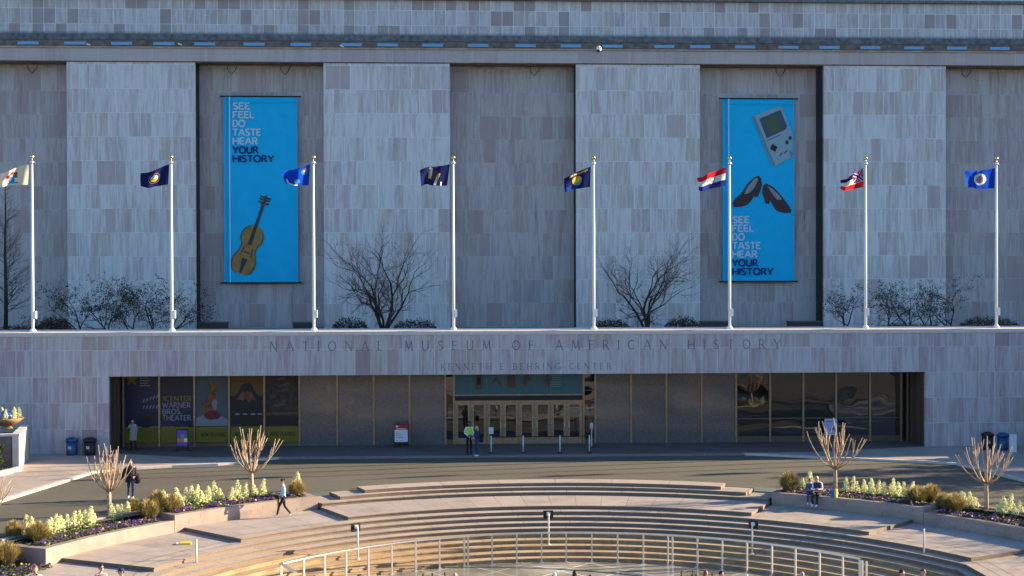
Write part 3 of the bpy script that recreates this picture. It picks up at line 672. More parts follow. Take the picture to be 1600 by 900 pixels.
# ------------------------------------------------------------------ banners
CYAN = mat('banner_blue', (.0, .43, .74), .75, noise=.04, nscale=1.5, trans=.05); BTXT = mat('banner_pale_text', (.42, .58, .68), .7); BNVY = mat('banner_navy_text', (.006, .03, .15), .7); BLINE = mat('banner_line', (.50, .66, .78), .7); CYD = mat('banner_fold', (.0, .35, .63), .75)
VBODY = mat('violin_amber', (.25, .15, .04), .5, noise=.2, nscale=2); VDARK = mat('violin_dark', (.02, .03, .045), .5); VEDGE = mat('violin_edge', (.09, .045, .015), .5)
SHOE = mat('shoe_dark', (.045, .025, .032), .6, noise=.4, nscale=10); SHOEI = mat('shoe_lining', (.20, .26, .24), .6); GBB = mat('handheld_grey', (.22, .34, .38), .6); GBS = mat('handheld_bezel', (.045, .075, .12), .5); GBG = mat('handheld_screen', (.055, .09, .04), .4); GBR = mat('handheld_button', (.075, .035, .06), .5)
YB = YR-.35
def banner(u0, u1, v0, v1, label):
    a = W(u0, v1, YB); b = W(u1, v0, YB); cx = (a.x+b.x)/2
    th = thing('banner', label, 'banner', (cx, YB, a.z), group='blue banners on the facade')
    w = (b.x-a.x)/2; h = b.z-a.z
    # cloth with a slight billow
    mb = MB(); rows = []
    for i in range(25):
        z = h*i/24; rows.append([(w*(-1+2*j/16), -.035*sin(pi*i/24)*(1+.4*sin(j*.8+i*.5)) - .012*sin(j*1.9), z) for j in range(17)])
    mb.grid(rows); mb.face([(-w, .02, 0), (w, .02, 0), (w, .02, h), (-w, .02, h)][::-1])
    cl = part(mb, 'cloth', CYAN, th, True)
    for z in (0., h):
        mb = MB(); mb.tube([(-w-.2, -.01, z), (w+.2, -.01, z)], .045, 8); mb.ball((-w-.2, -.01, z), .06, n=8, m=6); mb.ball((w+.2, -.01, z), .06, n=8, m=6)
        for x in (-w*.7, w*.7): mb.tube([(x, 0, z), (x, YR-YB, z)], .03, 6)
        part(mb, 'rod', BLACK, th)
    return th, cl, w, h, (lambda u, v: (W(u, v, YB).x-cx, W(u, v, YB).z-a.z))
BY = -.07
def bflat(mb, pts, mi, k=0): mb.face([(p[0], BY-.003*k, p[1]) for p in pts], mi)
def blines(mb, w, h, x):
    bflat(mb, [(x-.03, .02), (x+.03, .02), (x+.03, h-.02), (x-.03, h-.02)], 0)
    bflat(mb, [(-w+.18, .02), (-w+.24, .02), (-w+.24, h-.02), (-w+.18, h-.02)], 1)
    bflat(mb, [(-w, .05), (w, .05), (w, .1), (-w, .1)], 1, 1); bflat(mb, [(-w, h-.4), (w, h-.4), (w, h-.37), (-w, h-.37)], 1, 1)
def bwords(th, cl, P, x_u, v0, dv):
    words = ['SEE', 'FEEL', 'DO', 'TASTE', 'HEAR', 'YOUR', 'HISTORY']; wpx = [28, 35, 20, 45, 40, 41, 65]
    for nm, idx, m in (('pale_lettering', range(5), BTXT), ('navy_lettering', (5, 6), BNVY)):
        mb = MB()
        for k in idx:
            p = P(x_u, v0+dv*k); hh = P(x_u, v0+dv*k-11.6)[1]-p[1]; q = P(x_u+wpx[k], v0+dv*k)
            lettering(mb, words[k], p[0]+.03, p[1]+.06*hh, hh*.88, BY-.002, .25, .215, bold=True, width=q[0]-p[0]-.06)
        part(mb, nm, m, cl)
th, cl, w, h, P = banner(350.5, 464.5, 151, 442, 'blue banner with a violin, its words at the top, left side of the facade')
mb = MB(); blines(mb, w, h, P(359.5, 300)[0]); part(mb, 'printed_line', [BLINE, CYD], cl)
bwords(th, cl, P, 363.5, 171.5, 13.7)
# violin
mb = MB()
ax = Vector((406-374, -(316-410))).normalized()       # from tail up to scroll, in px with v up
def VP(t, s):      # t along axis in px from the tail (374,425), s sideways in px
    n = Vector((ax.y, -ax.x)); p = Vector((375, -427))+ax*t+n*s; return P(p.x, -p.y)
prof = [(0, 9), (4, 14.5), (12, 17.5), (22, 18), (30, 15), (36, 12.5), (44, 12), (49, 13.5), (53, 16.5), (62, 17), (70, 14.5), (76, 9), (79, 3)]
out = [VP(t, s) for t, s in prof]+[VP(t, -s) for t, s in prof[::-1]]
n2 = len(prof)
def strip(mb, sc, mi, k):
    L = [VP(t, -s*sc) for t, s in prof]; Rr = [VP(t, s*sc) for t, s in prof]
    mb.grid([[(p[0], BY-.003*k, p[1]) for p in L], [(p[0], BY-.003*k, p[1]) for p in Rr]], mi=mi)
strip(mb, 1.08, 2, 0); strip(mb, .97, 0, 1)
bflat(mb, [VP(47, -3.2), VP(47, 3.2), VP(112, 1.8), VP(112, -1.8)], 1, 2)        # fingerboard
bflat(mb, [VP(1, -1.5), VP(1, 1.5), VP(24, 4.5), VP(24, -4.5)], 1, 2)           # tailpiece
bflat(mb, [VP(33, -5.5), VP(33, 5.5), VP(35.5, 5), VP(35.5, -5)], 2, 3)         # bridge
for s in (-1, 1):
    bflat(mb, [VP(28, s*8), VP(28, s*9.5), VP(42, s*7.5), VP(42, s*6.2)], 1, 2)  # f holes
    for t in (114, 119, 123): bflat(mb, [VP(t, 0), VP(t+2.4, 0), VP(t+3.5, s*8.5), VP(t+.8, s*8.5)], 1, 2)
bflat(mb, [VP(110, -2.6), VP(110, 2.6), VP(126, 2.2), VP(130, 0), VP(126, -2.2)], 2, 3)
part(mb, 'violin_print', [VBODY, VDARK, VEDGE], cl)
th, cl, w, h, P = banner(1129.5, 1241, 154.5, 440, 'blue banner with a grey handheld game and a pair of shoes')
mb = MB(); blines(mb, w, h, P(1138.5, 300)[0]); part(mb, 'printed_line', [BLINE, CYD], cl)
bwords(th, cl, P, 1143.5, 348.5+.5, 13.5)
mb = MB()
def Q(x, y): return P(1120+x/6, 145+y/6)       # from the 6x enlargement
bflat(mb, [Q(335, 225), Q(590, 122), Q(606, 136), Q(708, 390), Q(708, 595), Q(545, 688), Q(515, 680)], 0, 1)
bflat(mb, [Q(335, 225), Q(350, 212), Q(548, 684), Q(520, 682)], 4, 2)
bflat(mb, [Q(395, 245), Q(595, 160), Q(655, 310), Q(650, 335), Q(630, 352), Q(465, 428)], 1, 2)
bflat(mb, [Q(445, 265), Q(560, 210), Q(605, 330), Q(495, 385)], 2, 3)
bflat(mb, [Q(500, 512), Q(520, 478), Q(536, 490), Q(566, 508), Q(556, 530), Q(546, 556), Q(528, 545), Q(500, 530)], 5, 3)
for cx_, cy_ in ((655, 465), (684, 425)): bflat(mb, [Q(cx_+17*cos(R_(t)), cy_+21*sin(R_(t))) for t in range(0, 360, 30)], 3, 3)
for cx_ in (600, 642): bflat(mb, [Q(cx_-14, 585-(cx_-600)*.5), Q(cx_+10, 560-(cx_-600)*.5), Q(cx_+14, 570-(cx_-600)*.5), Q(cx_-8, 594-(cx_-600)*.5)], 5, 3)
for k in range(4): bflat(mb, [Q(672+k*9, 545+k*2), Q(678+k*9, 543+k*2), Q(700+k*3, 600-k*6), Q(694+k*3, 602-k*6)], 4, 3)
bflat(mb, [Q(470, 445), Q(600, 388), Q(602, 394), Q(472, 452)], 1, 3)
part(mb, 'handheld_print', [GBB, GBS, GBG, GBR, mat('handheld_edge', (.13, .22, .26), .6), BLACK], cl)
mb = MB()
def S(x, y): return P(1120+x/5, 265+y/5)
bflat(mb, [S(122, 262), S(135, 232), S(190, 185), S(240, 110), S(290, 60), S(325, 48), S(345, 70), S(352, 120), S(335, 175), S(318, 215), S(283, 212), S(275, 235), S(240, 275), S(190, 292), S(140, 294), S(124, 285)], 0, 1)
bflat(mb, [S(212, 190), S(240, 130), S(290, 75), S(315, 62), S(318, 90), S(285, 150), S(245, 188)], 1, 2)
bflat(mb, [S(352, 180), S(360, 125), S(382, 108), S(430, 130), S(480, 175), S(515, 220), S(560, 280), S(582, 320), S(575, 338), S(520, 340), S(465, 322), S(440, 290), S(415, 240), S(408, 268), S(380, 266), S(370, 225)], 0, 1)
bflat(mb, [S(392, 128), S(430, 148), S(480, 195), S(508, 234), S(468, 236), S(425, 180)], 1, 2)
part(mb, 'shoes_print', [SHOE, SHOEI], cl)

# ------------------------------------------------------------------ terrace furniture and planting
TZ = 6.44
BOXM = mat('brown_box', (.06, .05, .05), .7, noise=.15)
for u0, u1, v, lb in ((310, 353, 503.5, 'low dark box on the roof terrace, left of the violin banner foot'), (458, 490, 503.5, 'low dark box on the roof terrace behind the third flagpole'),
                      (1097, 1140, 502, 'low dark box on the roof terrace under the left edge of the shoe banner'), (1235, 1283, 502, 'low dark box on the roof terrace under the right edge of the shoe banner')):
    a = W(u0, v, 86.5); b = W(u1, v, 86.5); th = thing('vent_box', lb, 'vent box', ((a.x+b.x)/2, 87.0, TZ), group='dark vent boxes on the roof terrace')
    w = (b.x-a.x)/2; h = a.z-TZ
    mb = MB(); mb.box(-w, w, -.5, .5, 0, h-.08); part(mb, 'body', BOXM, th)
    mb = MB(); mb.box(-w-.05, w+.05, -.55, .55, h-.078, h); part(mb, 'lid', mat('box_lid', (.11, .095, .09), .7), th)

# --- bare trees
def branch(mbt, mbc, p, d, L, r, depth, spread, trop, rnd, maxd, twig_n=3, sides=5, wob=.22, leaf=None):
    n = 4 if depth < 2 else 3
    pts = [Vector(p)]; rad = [r]; q = Vector(p); dd = Vector(d).normalized()
    for k in range(n):
        dd = (dd + Vector((rnd.gauss(0, wob), rnd.gauss(0, wob), rnd.gauss(0, wob)+trop))).normalized()
        q = q + dd*(L/n); pts.append(q.copy()); rad.append(r*(1-.42*(k+1)/n))
    (mbt if depth == 0 else mbc).tube(pts, rad, sides if depth < 2 else 3, caps=depth < 2)
    if leaf and depth >= maxd-1:
        for _ in range(leaf):
            c = pts[-1]+Vector((rnd.gauss(0, .09), rnd.gauss(0, .09), rnd.gauss(0, .06)))
            a = Vector((rnd.uniform(-1, 1), rnd.uniform(-1, 1), rnd.uniform(-1, 1))).normalized(); b = a.orthogonal().normalized(); s = rnd.uniform(.03, .065)
            mbc.face([c-a*s, c+b*s*.5, c+a*s, c-b*s*.5], 1)
    if depth >= maxd: return
    nb = twig_n if depth else twig_n
    for k in range(nb):
        t = (k+1)/nb if k < nb-1 else 1.
        i = max(1, min(n, int(round(t*n)))); base = pts[i]; rr = rad[i]*.78
        ddir = (pts[i]-pts[i-1]).normalized()
        ang = rnd.uniform(.35, .95)*spread*(1 if k < nb-1 else .45)
        ax_ = ddir.orthogonal().normalized(); ax_.rotate(Quaternion(ddir, rnd.uniform(0, 2*pi))); nd = ddir.copy(); nd.rotate(Quaternion(ax_, ang))
        branch(mbt, mbc, base, nd, L*rnd.uniform(.58, .8), rr, depth+1, spread, trop, rnd, maxd, twig_n, sides, wob, leaf)
def multi_tree(name, label, cat, u, Y, seed, stems, maxd=5, L=2.2, r=.1, group=None, leaf=None, twn=3, base=TZ, spread=1., trop=.03, wob=.2, lm=LEAFD):
    rnd = random.Random(seed); x = W(u, 500, Y).x
    th = thing(name, label, cat, (x, Y, base), group=group); mt, mc = MB(), MB()
    for (dx, dz, l) in stems:
        d = Vector((dx, rnd.uniform(-.25, .25), dz))
        branch(mt, mc, (dx*.12, rnd.uniform(-.08, .08), -.02), d, l, r*rnd.uniform(.8, 1.1), 0, spread, trop, rnd, maxd, twn, 6, wob, leaf)
    part(mt, 'trunk', BARK, th, True); part(mc, 'crown', [TWIG, lm], th)
    return th
multi_tree('bare_tree', 'largest bare tree on the terrace, several stems fanning out between third and fourth flagpoles', 'tree', 600, 82, 5, [(-.75, 1, 2.7), (-.28, 1, 3.0), (.02, 1, 3.1), (.22, 1, 3.1), (.55, .9, 2.4)], maxd=5, r=.10, twn=3, spread=.9)
multi_tree('bare_tree', 'bare tree on the terrace with a forked trunk, right of the fifth flagpole', 'tree', 1010, 82, 12, [(-.45, 1, 2.6), (-.05, 1, 2.7), (.15, 1, 2.7), (.45, 1, 2.6)], maxd=5, r=.09, twn=3, spread=1.05)
# tall narrow bare tree at the left edge
rnd = random.Random(4); x = W(9, 500, 82.5).x
th = thing('bare_tree', 'tall narrow leafless tree with one straight trunk at the left edge', 'tree', (x, 82.5, TZ)); mt, mc = MB(), MB()
mt.tube([(0, 0, 0), (.03, 0, 2.5), (-.02, 0, 5), (.03, 0, 7.5), (.0, 0, 9.2)], [.14, .11, .08, .045, .012], 7)
for k in range(58):
    z = 1.2+7.6*(k/58)**.95; a = rnd.uniform(0, 2*pi); L = .35+2.1*(1-(z/9.4))**.8*rnd.uniform(.6, 1.1)
    branch(mt, mc, (0, 0, z), (cos(a), sin(a), rnd.uniform(.35, .8)), L*.62, .028*(1.15-z/10), 1, .8, .10, rnd, 3 if z < 7.5 else 2, 3, 4, .12)
part(mt, 'trunk', BARK, th, True); part(mc, 'crown', TWIG, th)
# small leaning shrub trees with tufts of dark leaves
shr = [(128, 3, [(-.55, 1, 1.7), (-.35, 1, 1.5)], 'left terrace'), (170, 8, [(-.5, 1, 1.8), (-.2, 1, 1.7), (.1, 1, 1.5)], 'left terrace'), (207, 9, [(-.35, 1, 1.7), (.25, 1, 1.5)], 'left terrace'),
       (240, 10, [(-.4, 1, 1.8), (-.1, 1, 1.6)], 'left terrace'), (268, 14, [(.45, 1, 1.6), (-.3, 1, 1.5)], 'left terrace'),
       (1322, 15, [(-.5, 1, 1.3), (.15, 1, 1.5)], 'r'), (1388, 16, [(.25, 1, 1.3), (-.1, 1, 1.3)], 'r'), (1423, 17, [(-.25, 1, 1.4), (.05, 1, 1.4)], 'r'), (1452, 19, [(-.45, 1, 1.4), (.3, 1, 1.4)], 'r'), (1484, 21, [(-.5, 1, 1.4), (.3, 1, 1.6)], 'r')]
lab = ['thin leaning shrub on the terrace, leftmost, over the edge of the left pilaster', 'thin shrub with three crooked stems left of the second flagpole', 'thin shrub on the terrace in the middle of the left pilaster foot', 'thin shrub leaning left just beside the second flagpole', 'thin shrub forking behind and right of the second flagpole',
       'small thin shrub left of the seventh flagpole', 'small shrub just right of the seventh flagpole, leaning right', 'small dark shrub, second right of the seventh flagpole', 'small dark shrub with a wide fork, third right of the seventh flagpole', 'small dark shrub, widest and furthest right before the eighth flagpole']
for (u, sd, stems, _), lb in zip(shr, lab):
    multi_tree('thin_shrub', lb, 'shrub', u, 80.5, sd, stems, maxd=4, r=.05, leaf=6, twn=3, spread=1.15, group='thin shrubs on the roof terrace', trop=.0)
def mound(u, Y, wpx, vtop, seed, label, m=(LEAFD, LEAFB), base=TZ, n=1500, name='low_shrub'):
    rnd = random.Random(seed); c = W(u, vtop, Y); s = 2100/Y; w = wpx/s/2; h = c.z-base
    th = thing(name, label, 'shrub', (c.x, Y, base), group='low shrubs on the roof terrace'); mc = MB(); mt = MB()
    for k in range(9):
        a = rnd.uniform(0, 2*pi); q = rnd.uniform(.2, .8); mt.tube([(0, 0, 0), (cos(a)*w*q*.5, sin(a)*.3, h*.5), (cos(a)*w*q, sin(a)*.5, h*rnd.uniform(.7, .95))], [.03, .02, .008], 4)
    for k in range(n):
        a = rnd.uniform(0, 2*pi); q = rnd.random()**.4; el = rnd.random()**.7
        p = Vector((cos(a)*w*q*(1-.25*el), sin(a)*w*.6*q, h*el*sqrt(max(.03, 1-(q*.9)**2))*rnd.uniform(.8, 1.12)))
        d = Vector((rnd.uniform(-1, 1), rnd.uniform(-1, 1), rnd.uniform(-.2, 1))).normalized(); e = d.orthogonal().normalized(); l = rnd.uniform(.05, .12)
        mc.face([p-e*l*.3, p+d*l, p+e*l*.3, p-d*l*.4], rnd.random() < .35)
    part(mt, 'stem', BARK, th); part(mc, 'foliage', list(m), th)
mound(547, 79.5, 70, 494, 1, 'low dark mounded shrub left of the biggest bare tree')
mound(648, 79.5, 86, 497, 2, 'low dark mounded shrub right of the biggest bare tree')
mound(955, 79.5, 76, 497, 3, 'low brown shrub right of the fifth flagpole, left of the forked tree', m=(LEAFB, LEAFD))
mound(1066, 79.5, 72, 493, 6, 'low brown mounded shrub right of the forked tree', m=(LEAFB, LEAFD))
mound(1420, 79.5, 150, 505, 7, 'long flat dark ground shrub under the row of small shrubs')
mound(1545, 79.5, 120, 493, 8, 'dark twiggy hedge around the foot of the eighth flagpole', m=(LEAFB, LEAFD), n=2600)
mound(40, 79.5, 130, 506, 9, 'low dark ground shrub around the foot of the first flagpole')
mound(85, 84.5, 60, 493, 10, 'dark brown shrub in the corner left of the left pilaster', m=(LEAFB, LEAFD))

# ------------------------------------------------------------------ flagpoles and flags
YPL = 76.6
POLEM = mat('white_pole', (.86, .85, .82), .35, spec=.5)
pu = [50.8, 268.2, 490.2, 708.5, 927.8, 1140, 1352.5, 1556.8]
px_ = [W(u, 400, YPL).x for u in pu] + [31.76+7.93*k for k in range(1, 9)]
ordn = ['first', 'second', 'third', 'fourth', 'fifth', 'sixth', 'seventh', 'eighth']
proto = None
flagnm = ['buff flag', 'navy flag with a round seal', 'bright blue flag', 'navy flag with a gold emblem', 'navy flag with gold lettering', 'red, white and blue flag', 'red flag with a crossed canton', 'blue flag with a white disc']
for i, x in enumerate(px_):
    lb = f'white flagpole with a gold ball flying the {flagnm[i]}' if i < 8 else f'white flagpole beyond the right edge, {ordn[i-8]} past the one flying the white disc'
    if proto is None:
        proto = thing('flagpole', lb, 'flagpole', (x, YPL, 6.80), group='white flagpoles along the parapet')
        mb = MB(); mb.tube([(0, 0, 0), (0, 0, 4), (0, 0, 9.45)], [.082, .074, .052], 14); part(mb, 'pole', POLEM, proto, True)
        mb = MB(); mb.lathe((0, 0, 0), [(.19, 0), (.19, .06), (.13, .12), (.11, .16)], 14); part(mb, 'base_collar', POLEM, proto)
        mb = MB(); mb.ball((0, 0, 9.80), .115, n=14, m=10); mb.tube([(0, 0, 9.55), (0, 0, 9.7)], .03, 8); part(mb, 'finial_ball', GOLD, proto, True)
        mb = MB(); mb.lathe((0, 0, 9.42), [(.075, 0), (.11, .04), (.11, .13), (.05, .17)], 12); mb.box(.08, .17, -.03, .03, 9.45, 9.53); part(mb, 'truck', STEEL, proto)
        mb = MB(); mb.box(.07, .20, -.09, .09, .72, 1.15); mb.box(.095, .155, -.095, -.09, .85, 1.0); part(mb, 'cleat_box', POLEM, proto)
        mb = MB(); mb.tube([(-.10, -.02, 1.0), (-.09, -.02, 5), (-.08, -.01, 9.45)], .008, 4); part(mb, 'halyard', WHITE, proto)
        o = proto
    else:
        o = copy_tree(proto); o.location = (x, YPL, 6.80); o['label'] = lb
    o['label'] = lb

def cm(n, c): return mat('flag_'+n, c, .8, trans=.6)
F_BUFF = cm('buff', (.82, .75, .54)); F_NAVY = cm('navy', (.012, .018, .10)); F_BLUE = cm('blue', (.01, .07, .52)); F_RED = cm('red', (.62, .02, .03)); F_WHITE = cm('white', (.78, .76, .72)); F_DBLUE = cm('dark_blue', (.02, .035, .22))
F_GOLD = cm('gold', (.75, .50, .05)); F_LB = cm('light_blue', (.06, .30, .62)); F_BRN = cm('brown', (.30, .14, .06)); F_TEAL = cm('teal', (.05, .35, .36)); F_GREY = cm('grey', (.35, .33, .33)); F_ROYAL = cm('royal', (.02, .06, .40))
def disc(s, t, cx, cy, r, asp=1.45): return hypot((s-cx)*asp, t-cy) < r
def f1(s, t):   # s: 0 hoist..1 fly, t: 0 bottom..1 top
    if disc(s, t, .52, .30, .16) or (abs(s-.52) < .08 and .25 < t < .55): return 1
    if abs(s-.40) < .06 and .42 < t < .75: return 2
    if abs(s-.66) < .06 and .45 < t < .7: return 3
    if disc(s, t, .52, .70, .12): return 1 if t < .68 else 3
    if abs(t-.14) < .04 and abs(s-.52) < .2: return 1
    return 0
def f2(s, t):
    d = hypot((s-.52)*1.35, t-.5)
    if d < .30:
        if d > .26: return 1
        if d > .2: return 0
        if t < .5 and abs(s-.52) < .12: return 3
        return 2 if (s*13+t*9) % 1.6 < .9 else 4
    return 0
def f3(s, t):
    if disc(s, t, .2, .72, .16):
        if t > .8: return 1
        if disc(s, t, .2, .74, .06): return 3
        return 2
    if abs(s-.88) < .035 and .05 < t < .35: return 3
    if t < .08 and .5 < s < .9: return 3
    if ((s-.5)/.12)**2+((t-.25)/.14)**2 < 1: return 4
    return 0
def f4(s, t):
    d = hypot((s-.5)*1.4, t-.52)
    if abs(s-(.66-.1*(t-.5))) < .055 and .35 < t < .95: return 1 if s > .64 else 2
    if abs(s-(.42-.25*(t-.3))) < .05 and .03 < t < .62: return 1 if s < .42 else 2
    if d < .27 and (s*11+t*7) % 1 < .3: return 3
    if abs(s-.24) < .02 and t < .2: return 2
    return 0
def f5(s, t):
    if abs(t-(.90-.05*s)) < .055 and .12 < s < .78: return 1 if (s*17) % 1 < .62 else 0
    if disc(s, t, .52, .47, .27): return 2 if (s-.52)+(t-.47) > -.12 else 3
    if s > .62 and t < .3 and (s*9+t*5) % 1 < .5: return 4
    return 0
def f6(s, t):
    if disc(s, t, .52, .5, .2):
        return 3 if (hypot((s-.52)*1.45, t-.5) > .165 or abs((s-.52)-(t-.5)*.4) < .05) else 1
    return 0 if t > .667 else (1 if t > .333 else 2)
def f7(s, t):
    if s < .42 and t > .36:
        q = (t-.36)/.64; p = s/.42; d = min(abs(q-p), abs(q-1+p))
        return 2 if d < .12 else (1 if d < .19 else 0)
    return 2 if t > .667 and s < .45 else (3 if t > .667 else (1 if t > .333 else 0))
def f8(s, t):
    d = hypot((s-.52)*1.45, t-.52)
    if d < .32:
        if d > .21: return 1
        return 2 if (s*7+t*5) % 1 < .6 else 3
    return 0
flags = [
 ((46, 255.5), (45, 288.5), (-6, 272), (-6, 290), f1, [F_BUFF, F_LB, F_BRN, F_RED, F_WHITE], 'buff flag with a blue and red coat of arms, cut by the left edge', .16),
 ((264.5, 256.5), (262.5, 288.5), (219.5, 272.5), (221, 293.5), f2, [F_NAVY, F_BRN, F_WHITE, F_GOLD, F_TEAL], 'navy flag with a round multicoloured seal, left of the violin banner', .10),
 ((484.5, 256.5), (482.5, 289.5), (438.5, 270), (447, 289), f3, [F_BLUE, F_RED, F_TEAL, F_WHITE, F_LB], 'bright blue flag with a small emblem, in front of the violin banner', .14),
 ((703, 256.5), (698.5, 290), (656, 264), (658, 289.5), f4, [F_NAVY, F_GOLD, F_WHITE, F_BRN], 'dark navy flag with a folded gold emblem, fourth from the left', .14),
 ((923, 260), (922, 292), (881, 277), (883, 298), f5, [F_NAVY, F_GOLD, F_GOLD, F_TEAL, F_ROYAL], 'navy flag with a gold word above a gold round seal', .10),
 ((1135, 261), (1133, 290), (1088, 278), (1092, 298), f6, [F_RED, F_WHITE, F_DBLUE, F_GREY], 'flag of red, white and blue stripes with a ring seal', .12),
 ((1348, 263), (1349.5, 292.5), (1313, 284), (1311, 298), f7, [F_RED, F_WHITE, F_DBLUE, F_NAVY], 'red, white and dark blue flag with a crossed canton, crumpled by wind', .13),
 ((1555, 262.5), (1554, 294), (1508, 269), (1511, 294.5), f8, [F_BLUE, F_WHITE, F_GREY, F_BRN], 'blue flag with a white disc and dark seal, furthest right', .09)]
for i, (ht, hb, ft, fb, fn, ms, lb, amp) in enumerate(flags):
    q = [W(p[0], p[1], YPL) for p in (ht, hb, ft, fb)]
    NX, NZ = 60, 40; rows = []; org = q[1]; ph = i*1.3
    for b in range(NZ+1):
        t = b/NZ; row = []
        for a in range(NX+1):
            s = a/NX; h_ = q[1].lerp(q[0], t); f_ = q[3].lerp(q[2], t); p = h_.lerp(f_, s)
            p = p + Vector((0, amp*1.5*s**.7*sin(9*s+2.2*t+ph)+.05*sin(17*s-3*t+ph)*s, .05*sin(6*s+ph)*s + .03*sin(13*s+ph)*s - .05*s*(1-s)))
            row.append(p-org)
        rows.append(row)
    mb = MB(); mb.grid(rows, mi=lambda a, b: fn((b+.5)/NX, (a+.5)/NZ))
    o = mb.build('flag', ms, None, True); o.location = org
    tag(o, lb, 'flag', 'flags flying along the parapet')
    o2 = o.copy(); COL.objects.link(o2); o2.location.x += px_[i+8]-px_[i]; o2['label'] = f'flag beyond the right edge, {ordn[i]} past the blue one with a white disc'

# ------------------------------------------------------------------ camera and lamps on the cornice
p = W(936, 76, YP-.3); th = thing('security_camera', 'white dome security camera on the cornice edge above the middle', 'security camera', (p.x, YP-.25, p.z))
mb = MB(); mb.ball((0, 0, .0), .17, .17, .2, n=14, m=10); part(mb, 'dome', WHITE, th, True)
mb = MB(); mb.box(-.05, .05, 0, .2, .05, .14); mb.tube([(0, 0, .12), (0, 0, .24)], .06, 8); part(mb, 'bracket', BLACK, th)
mb = MB(); mb.ball((-.04, -.05, -.12), .11, n=10, m=6); part(mb, 'lens', BLACK, th, True)
for k, (u, v) in enumerate(((138, 67.5), (281, 67), (534, 70), (1304, 78))):
    p = W(u, v+2, YA-.4); th = thing('floodlight', ['tiny white floodlight above the left pilaster', 'tiny white floodlight above the right edge of the left pilaster', 'tiny white floodlight above the second pilaster', 'tiny white floodlight on the ledge at right'][k], 'floodlight', (p.x, YA-.4, 25.5), group='floodlights behind the cornice')
    mb = MB(); mb.obox((0, 0, p.z-25.5), Vector((.9, 0, -.4)), Vector((0, 1, 0)), Vector((.4, 0, .9)), .13, .06, .04); part(mb, 'head', WHITE, th)
    mb = MB(); mb.tube([(0, .1, 0), (0, .1, p.z-25.5)], .02, 6); mb.box(-.03, .03, .0, .32, p.z-25.53, p.z-25.5); part(mb, 'arm', BLACK, th)

# ================================================================== OBJECTS ON THE GROUND
def bin_(u, v, col, label, logo):
    p = G(u, v, 0); p.y = min(p.y, 75.55); th = thing('litter_bin', label, 'bin', (p.x, p.y, 0), group='round litter bins by the wall')
    mb = MB(); mb.lathe((0, 0, 0), [(.28, 0), (.30, .04), (.31, .74)], 20); part(mb, 'body', col, th, True)
    mb = MB(); mb.lathe((0, 0, 0), [(.31, .745), (.35, .76), (.36, .84), (.34, .90), (.2, .95), (.18, .985), (.05, 1.0)], 20); part(mb, 'lid', col, th, True)
    mb = MB()
    if logo: mb.grid([[(.315*cos(R_(t)), .315*sin(R_(t)), z) for t in range(244, 284, 5)] for z in (.36, .46, .52)])
    if logo: part(mb, 'sticker', logo, th)
BBL = mat('bin_blue', (.008, .05, .16), .4, spec=.5); BBK = mat('bin_dark', (.018, .014, .016), .45)
bin_(112.5, 711, BBL, 'blue round litter bin left of the dark one by the left wall', mat('sticker_pale', (.35, .42, .35), .6))
bin_(140.5, 711, BBK, 'dark brown round litter bin beside the left end of the recess', mat('sticker_white', (.4, .4, .42), .6))
bin_(1543, 702, BBK, 'dark round litter bin by the right wall', mat('sticker_white2', (.3, .3, .32), .6))
bin_(1567, 703, BBL, 'blue round litter bin by the right wall beside a leaning board', mat('sticker_pale2', (.1, .12, .1), .6))
def board(th, w, h, z0, frame, faces, tilt=0.):
    mb = MB(); mb.box(-w, w, -.03, .03, z0, z0+h); part(mb, 'frame', frame, th)
    mb = MB()
    for (x0_, x1_, za, zb, mi) in faces['rects']: mb.box(x0_, x1_, -.036-.0005*mi, -.0305, za, zb, mi)
    part(mb, 'poster_face', faces['mats'], th)
# sandwich signs
p = G(285, 704, 0); th = thing('poster_stand', 'black framed poster stand with a grid of colourful pictures in front of the posters', 'sign', (p.x, p.y, 0))
rects = []; cols = [mat('pic_%s' % n, c, .5) for n, c in (('frost', (0.374, 0.476, 0.510)), ('orange', (0.510, 0.170, 0.085)), ('teal', (0.085, 0.272, 0.306)), ('cream', (0.612, 0.561, 0.476)), ('violet', (0.153, 0.068, 0.306)), ('green', (0.102, 0.187, 0.085)))]
rr_ = random.Random(3)
for a in range(3):
    for b in range(4): rects.append((-.29+a*.195, -.29+a*.195+.185, .26+b*.225, .26+b*.225+.215, 4 if b == 0 else rr_.randrange(6)))
board(th, .33, 1.02, .2, BLACK, {'rects': rects, 'mats': cols})
mb = MB()
for s in (-1, 1): mb.obox((s*.33, 0, .1), Vector((1, 0, 0)), Vector((0, 1, 0)), Vector((0, 0, 1)), .025, .03, .1); mb.obox((s*.36, -.1, .02), Vector((.8, -.6, 0)), Vector((.6, .8, 0)), Vector((0, 0, 1)), .32, .03, .018)
part(mb, 'feet', BLACK, th)
p = G(627, 698, 0); th = thing('information_sign', 'freestanding black framed sign with a red header and white panel', 'sign', (p.x, p.y, 0))
RH = mat('sign_red', (.40, .025, .02), .5); WP = mat('sign_white', (.56, .56, .62), .5); RT = mat('sign_red_text', (.45, .12, .11), .5); WT = mat('sign_white_text', (.6, .55, .55), .5)
rects = [(-.375, .375, .28, .99, 0), (-.375, .375, .995, 1.28, 1)]
for k, (zz, ww) in enumerate(((.78, .24), (.66, .30), (.53, .42))): rects.append((-.30, -.30+ww, zz, zz+.035, 2))
rects += [(-.31, -.18, 1.12, 1.23, 3), (-.28, .28, 1.03, 1.06, 3), (-.3, -.2, .36, .385, 2), (-.05, .04, .36, .385, 2)]
board(th, .40, 1.18, .13, BLACK, {'rects': rects, 'mats': [WP, RH, RT, WT]})
mb = MB(); mb.box(-.42, .42, -.22, .22, 0, .125); part(mb, 'base', BLACK, th)
